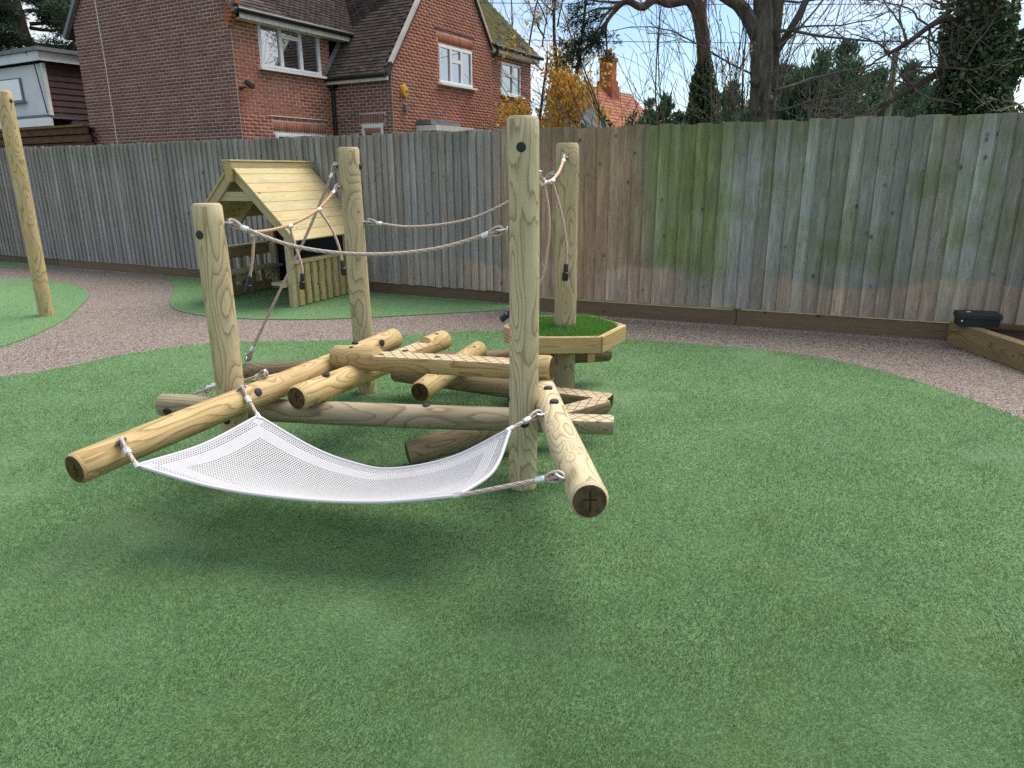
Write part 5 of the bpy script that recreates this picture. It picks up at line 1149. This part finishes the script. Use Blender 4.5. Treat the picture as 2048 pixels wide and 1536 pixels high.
# autumn tree beside the house
t5 = plant('autumn_tree', (1.25, 20.0, 0), 'slender tree with yellow autumn leaves beside the brick house', 'tree'); rng = np.random.default_rng(31); tr = MB()
for q, r in (([(1.2, 20, -0.1), (1.25, 20, 2.0), (1.35, 20, 3.2), (1.15, 20.1, 5.0), (1.2, 20, 8)], 0.10), ([(0.95, 20.2, -0.1), (0.75, 20.2, 2.2), (0.85, 20.2, 3.3), (1.0, 20.2, 4.4)], 0.06), ([(1.3, 20, 2.9), (1.7, 20, 3.8), (1.9, 20, 5.2), (2.0, 20, 6.5)], 0.06)): stem(tr, q, [r, r * 0.8, r * 0.6, r * 0.4, r * 0.2][:len(q)], 8, 0.05, 3)
tr.build('trunk', M_BARK_D, t5, smooth=True); cr = MB(); tips = []
tw5 = prm(levels=2, n=(6, 5, 0), wig=(0.1, 0.14, 0.18), up=(0.05, 0.03, 0.02), sides=(5, 3, 3), res=(7, 5, 4), start=(0.2, 0.2), ratio=(0.5, 0.5), rmin=0.005)
for k in range(34):
    z = rng.uniform(1.2, 6.5); a = rng.uniform(0, 6.28); grow(cr, rng, (1.15 + rng.uniform(-0.4, 0.5), 20, z), (math.cos(a), math.sin(a), 0.8), rng.uniform(0.9, 1.8), 0.022, 0, tw5, tips)
cr.build('branches', M_TWIG, t5)
T = np.array([p for p, d in tips]); keep = rng.random(len(T)) < np.clip(1.15 - (T[:, 2] - 2.2) * 0.36, 0.05, 1.0); C = np.repeat(T[keep], 4, 0); C = C + rng.normal(0, 0.13, C.shape)
low = np.stack([rng.normal(1.40, 0.62, 8500), 20 + rng.normal(0, 0.6, 8500), rng.uniform(0.8, 4.0, 8500)], 1); low[:, 2] -= 0.3 * (low[:, 0] - 1.1) ** 2
lump = vnoise(low[:, 0], low[:, 2], 2.2, 5); low = low[(lump > 0.40) & (low[:, 0] > 0.45)]
leaf_obj('crown', leafcards(np.vstack([C, low]), 0.10, rng, 0.62, np.tile([0, 0, -0.9], (len(C) + len(low), 1))), M_YLEAF, t5, rng)

# pale bare saplings and thickets
def thicket(name, loc, label, n, h, spread, seed, mat=M_TWIG, lean=(0, 0, 1), cat='shrub', lv=2, rr=0.018, leaves=None, group=None, sp=0.5):
    rng = np.random.default_rng(seed); root = plant(name, loc, label, cat, group); mb = MB(); tips = []
    pr = prm(levels=lv, n=(6, 5, 3, 0), wig=(0.07, 0.12, 0.16), up=(0.01, 0.015, 0.01), sides=(5, 4, 3), res=(8, 6, 4), start=(0.2, 0.15), ratio=(0.5, 0.5), spread=(sp, 0.5, 0.5), rmin=0.005)
    for k in range(n):
        x, y = rng.normal(0, spread, 2); d = np.array(lean, float) + np.array([x / max(spread, .01) * 0.28, y / max(spread, .01) * 0.28, 0]); grow(mb, rng, (loc[0] + x * 0.5, loc[1] + y * 0.5, 0), d, h * rng.uniform(0.7, 1.15), rr * rng.uniform(0.7, 1.2), 0, pr, tips)
    mb.build('stems', mat, root)
    if leaves:
        m, cnt, sz = leaves; T = np.array([p for p, d in tips]); C = T[rng.integers(0, len(T), cnt)] + rng.normal(0, 0.06, (cnt, 3)); leaf_obj('crown', leafcards(C, sz, rng, 0.65), m, root, rng)
    return root
thicket('bare_sapling', (3.55, 17.5, 0), 'fan of bare arching stems left of the ivy-footed pine', 9, 5.2, 0.6, 41, lean=(-0.42, 0, 1), lv=2, rr=0.03, sp=0.35)
thicket('bare_sapling', (4.15, 13.4, 0), 'thin saplings with a few yellow leaves between the two big trunks', 7, 4.6, 0.45, 42, lean=(-0.08, 0, 1), rr=0.025, leaves=(M_YLEAF, 70, 0.075))
thicket('bare_sapling', (5.6, 15.5, 0), 'fan of bare arching stems right of the thick forked tree', 8, 5.0, 0.5, 43, lean=(0.42, 0, 1), rr=0.026, sp=0.35)
thicket('bramble_thicket', (3.85, 12.6, 0), 'tangle of brown twigs and yellow leaves below the saplings', 26, 1.7, 0.75, 44, rr=0.012, leaves=(M_YLEAF, 160, 0.085), sp=0.8)
thicket('bramble_thicket', (5.55, 13.0, 0), 'tangled brown shrub at the foot of the thick forked tree', 14, 1.7, 0.7, 45, rr=0.012, leaves=(M_SHRUB, 1500, 0.07), sp=0.8)
thicket('bare_bush', (8.75, 16.5, 0), 'pale bare rounded bush behind the greenish pole', 60, 1.75, 0.75, 46, M_TWIG_P, rr=0.011, sp=0.75)
thicket('bare_sapling', (2.15, 18.6, 0), 'thin bare sapling in front of the red-roofed cottage', 4, 3.1, 0.4, 47, rr=0.02)
thicket('bare_birch', (0.45, 27.0, 0), 'tall bare birch rising behind the mossy roof', 4, 9.0, 0.5, 48, lv=2, rr=0.06, cat='tree')

def conifer(name, loc, label, h, rad, n, seed, mat=M_CONIF, size=0.2, group=None, zlow=0.0, shape=0.6):
    rng = np.random.default_rng(seed); root = plant(name, loc, label, 'tree', group); mb = MB(); mb.tube([(loc[0], loc[1], -0.1), (loc[0], loc[1], h * 0.5), (loc[0], loc[1], h * 0.93)], [rad * 0.08, rad * 0.05, 0.015], 8, cap=False); mb.build('trunk', M_BARK_D, root)
    nb = max(60, n // 34); C = []; D = []; nl = 9 if size > 0.15 else 6
    lead = [(0.0, 0.0, 1.0, 0.7)] + [(math.cos(k * 2.4 + seed) * rad * q, math.sin(k * 2.4 + seed) * rad * q, rng.uniform(0.7, 0.97), rng.uniform(0.55, 0.85)) for k, q in enumerate(rng.uniform(0.3, 0.72, nl))]
    h0, loc0, rad0 = h, loc, rad
    for k in range(nb):                                     # boughs: each a plume of sprays on one of several leaders
        lx, ly, lh, lr = lead[k % len(lead)]; h = h0 * lh; rad = rad0 * lr; loc = (loc0[0] + lx, loc0[1] + ly, 0)
        t = rng.random() ** 0.85; z = zlow + (h - zlow) * t; a = rng.uniform(0, 6.28); R = rad * (1 - t) ** shape * rng.uniform(0.6, 1.25) + 0.05; dv = np.array([math.cos(a), math.sin(a), 0.55 + 0.9 * t]); dv /= np.linalg.norm(dv)
        m = max(8, n // nb); q = rng.random(m) ** 0.55; p = np.array([loc[0], loc[1], z - 0.25 * R]) + dv * (q * R)[:, None] + rng.normal(0, 0.075 * (0.5 + rad * 0.22), (m, 3)); C.append(p); D.append(np.tile(dv + np.array([0, 0, 0.35]), (m, 1)))
    C = np.vstack(C); D = np.vstack(D); leaf_obj('crown', leafcards(C, size, rng, 0.32, D * 1.1), mat, root, rng); return root
G2 = 'conifers behind the stained fence'
for i, (x, y, h, r, lab) in enumerate(((10.45, 24, 5.2, 3.0, 'tallest dark green conifer left of the greenish pole'), (8.75, 24.5, 4.6, 2.6, 'middle-sized dark conifer left of the tallest one'), (12.2, 25.5, 4.7, 2.6, 'dark conifer directly behind the greenish pole'),
                                        (7.6, 26, 4.3, 1.6, 'narrow pointed conifer just right of the thick forked tree'), (13.6, 27, 4.3, 2.0, 'dark conifer behind the pale bare bush'), (4.75, 23, 3.7, 1.3, 'dark conifer in the gap between pine and forked tree'))):
    conifer('conifer', (x, y, 0), lab, h, r, 26000 if i < 3 else 14000, 60 + i, group=G2)
conifer('evergreen_shrub', (3.0, 18.5, 0), 'dark rounded evergreen shrub right of the cottage roof', 2.95, 0.85, 3000, 71, M_IVY, 0.14, shape=0.45)
conifer('evergreen_shrub', (3.65, 19.5, 0), 'pointed dark evergreen beside the ivy-footed pine', 3.3, 0.6, 2400, 72, M_CONIF, 0.18, shape=0.6)
conifer('evergreen_shrub', (6.75, 10.4, 0), 'dark ivy mass right of the ivy-clad trunk at the frame edge', 2.55, 0.8, 6000, 73, M_IVY, 0.09, shape=0.4)
conifer('evergreen_shrub', (1.95, 24.0, 0), 'dark evergreen shrub between yellow tree and cottage roof', 3.6, 1.0, 2200, 74, M_PINE_D, 0.2, shape=0.5)
for i, (x, y, h, r) in enumerate(((14.5, 30, 3.4, 2.2), (18, 33, 3.8, 2.4), (9.6, 33, 4.6, 2.0), (6.4, 34, 4.2, 2.0))):
    conifer('hedge_tree', (x, y, 0), ('low dark hedge tree far behind the pale bush', 'distant hedge tree at the far edge of the garden', 'distant dark tree behind the conifers', 'distant dark tree behind the forked trunk')[i], h, r, 2200, 80 + i, M_CONIF, 0.3, shape=0.45)

# pine behind the extension
t6 = plant('pine_tree', (-19.0, 31.0, 0), 'broad green pine crown behind the white extension', 'tree'); rng = np.random.default_rng(91); tr = MB()
stem(tr, [(-18.6, 31, -0.1), (-18.6, 31, 3), (-18.9, 31, 5.5), (-19.2, 31, 7.5), (-19.3, 31, 10)], [0.3, 0.25, 0.2, 0.15, 0.06], 10, 0.04, 4)
tips = []; br = MB(); pb6 = prm(levels=2, n=(5, 4, 0), wig=(0.13, 0.18, 0.2), up=(0.03, 0.03, 0.03), sides=(6, 4, 3), res=(7, 5, 4), start=(0.35, 0.3), ratio=(0.45, 0.45), rmin=0.008)
for k in range(22):
    a = rng.uniform(0, 6.28); z = rng.uniform(4.6, 9.4); grow(br, rng, (-18.9, 31, z), (math.cos(a), math.sin(a) * 0.8, 0.12), rng.uniform(2.0, 4.0) * (1.15 - (z - 4.6) * 0.1), 0.08, 0, pb6, tips)
tr.build('trunk', M_BARK_P, t6, smooth=True); br.build('branches', M_BARK_D, t6); leaf_obj('crown', needles([p + np.array([0, 0, 0.1]) for p, d in tips], rng, 62, 0.46, 0.22, 0.6), M_PINE, t6, rng)

# cottage beyond the garden
ct = empty('cottage', (4.6, 39.0, 0), math.atan2(0.85, 0.53), 'distant white cottage with red tiled roof and tall brick chimney', 'house'); TM = world_m(ct)
hw, ln, rz, ez = 2.1, 6.0, 5.5, 3.2; x0 = -2.0
b = MB(); b.add([(x0, hw, 0), (x0, -hw, 0), (x0, -hw, ez), (x0, 0, rz - 0.1), (x0, hw, ez), (x0 + ln, hw, 0), (x0 + ln, -hw, 0), (x0 + ln, -hw, ez), (x0 + ln, 0, rz - 0.1), (x0 + ln, hw, ez)], [(0, 1, 2, 3, 4)[::-1], (5, 6, 7, 8, 9), (1, 6, 7, 2), (5, 0, 4, 9)]); b.build('wall', M_RENDER, ct, TM)
for s in (-1, 1):
    rows, cols = 14, 22; b = MB()
    for r in range(rows):
        for c in range(cols):
            t0, t1 = r / rows, (r + 1.15) / rows; xa = x0 - 0.15 + (ln + 0.3) * c / cols; xb = x0 - 0.15 + (ln + 0.3) * (c + 0.94) / cols; f = lambda t, l: (s * (hw + 0.2) * (1 - t), ez - 0.15 + (rz - ez + 0.2) * t + l)
            (ya, za), (yb, zb_) = f(t0, 0.07), f(t1, 0.03); b.add([(xa, ya, za), (xb, ya, za), (xb, yb, zb_), (xa, yb, zb_), (xa, ya, za - 0.06), (xb, ya, za - 0.06)], [(0, 1, 2, 3), (4, 5, 1, 0)])
    b.add([(x0 - 0.15, s * (hw + 0.2), ez - 0.17), (x0 + ln + 0.15, s * (hw + 0.2), ez - 0.17), (x0 + ln + 0.15, 0, rz + 0.02), (x0 - 0.15, 0, rz + 0.02)], [(0, 1, 2, 3)])
    b.build('roof', M_TILE_RED, ct, TM)
    beam('bargeboard', TM @ Vector((x0 - 0.12, s * (hw + 0.15), ez - 0.2)), TM @ Vector((x0 - 0.12, 0, rz - 0.05)), 0.05, 0.18, M_CABLE, ct)
b = MB(); cx = x0 + 2.9
for z0, z1, w in ((4.6, 5.75, 0.95), (5.75, 6.0, 0.82), (6.0, 6.95, 0.66), (6.95, 7.1, 0.78)): b.box((cx, 0, (z0 + z1) / 2), (w, w, z1 - z0))
ch = b.build('chimney', M_BRICK_LIT, ct, TM); b = MB(); b.tube([(cx, 0, 7.1), (cx, 0, 7.5)], [0.2, 0.17], 10); b.build('chimney_pot', M_TILE_RED, ch, TM, smooth=True)

b = MB(); b.tube([(6.47, 13.0, -0.1), (6.47, 13.0, 1.8), (6.47, 13.0, 3.42)], 0.05, 10); gp = empty('garden_pole', (6.47, 13, 0), 0, 'greenish timber pole standing beyond the stained fence', 'pole')
b.build('pole_shaft', M_GREENPOLE, gp, smooth=True); b = MB(); b.tube([(6.47, 13, 3.42), (6.47, 13, 3.45)], [0.055, 0.03], 10); b.build('pole_cap', M_GREENPOLE, gp)
for k, (p0, p1, lab) in enumerate((((-9, 26.7, 7.2), (22, 14.6, 4.5), 'upper thin overhead cable crossing the sky beside the house'), ((-9, 26.7, 6.15), (22, 14.6, 3.7), 'lower thin overhead cable crossing behind the pine'))):
    m = [(p0[i] + p1[i]) / 2 for i in range(3)]; m[2] -= 0.35; b = MB(); b.tube(bez(p0, m, p1, 30), 0.009, 5); tag(b.build('overhead_cable', M_CABLE), lab, 'cable')
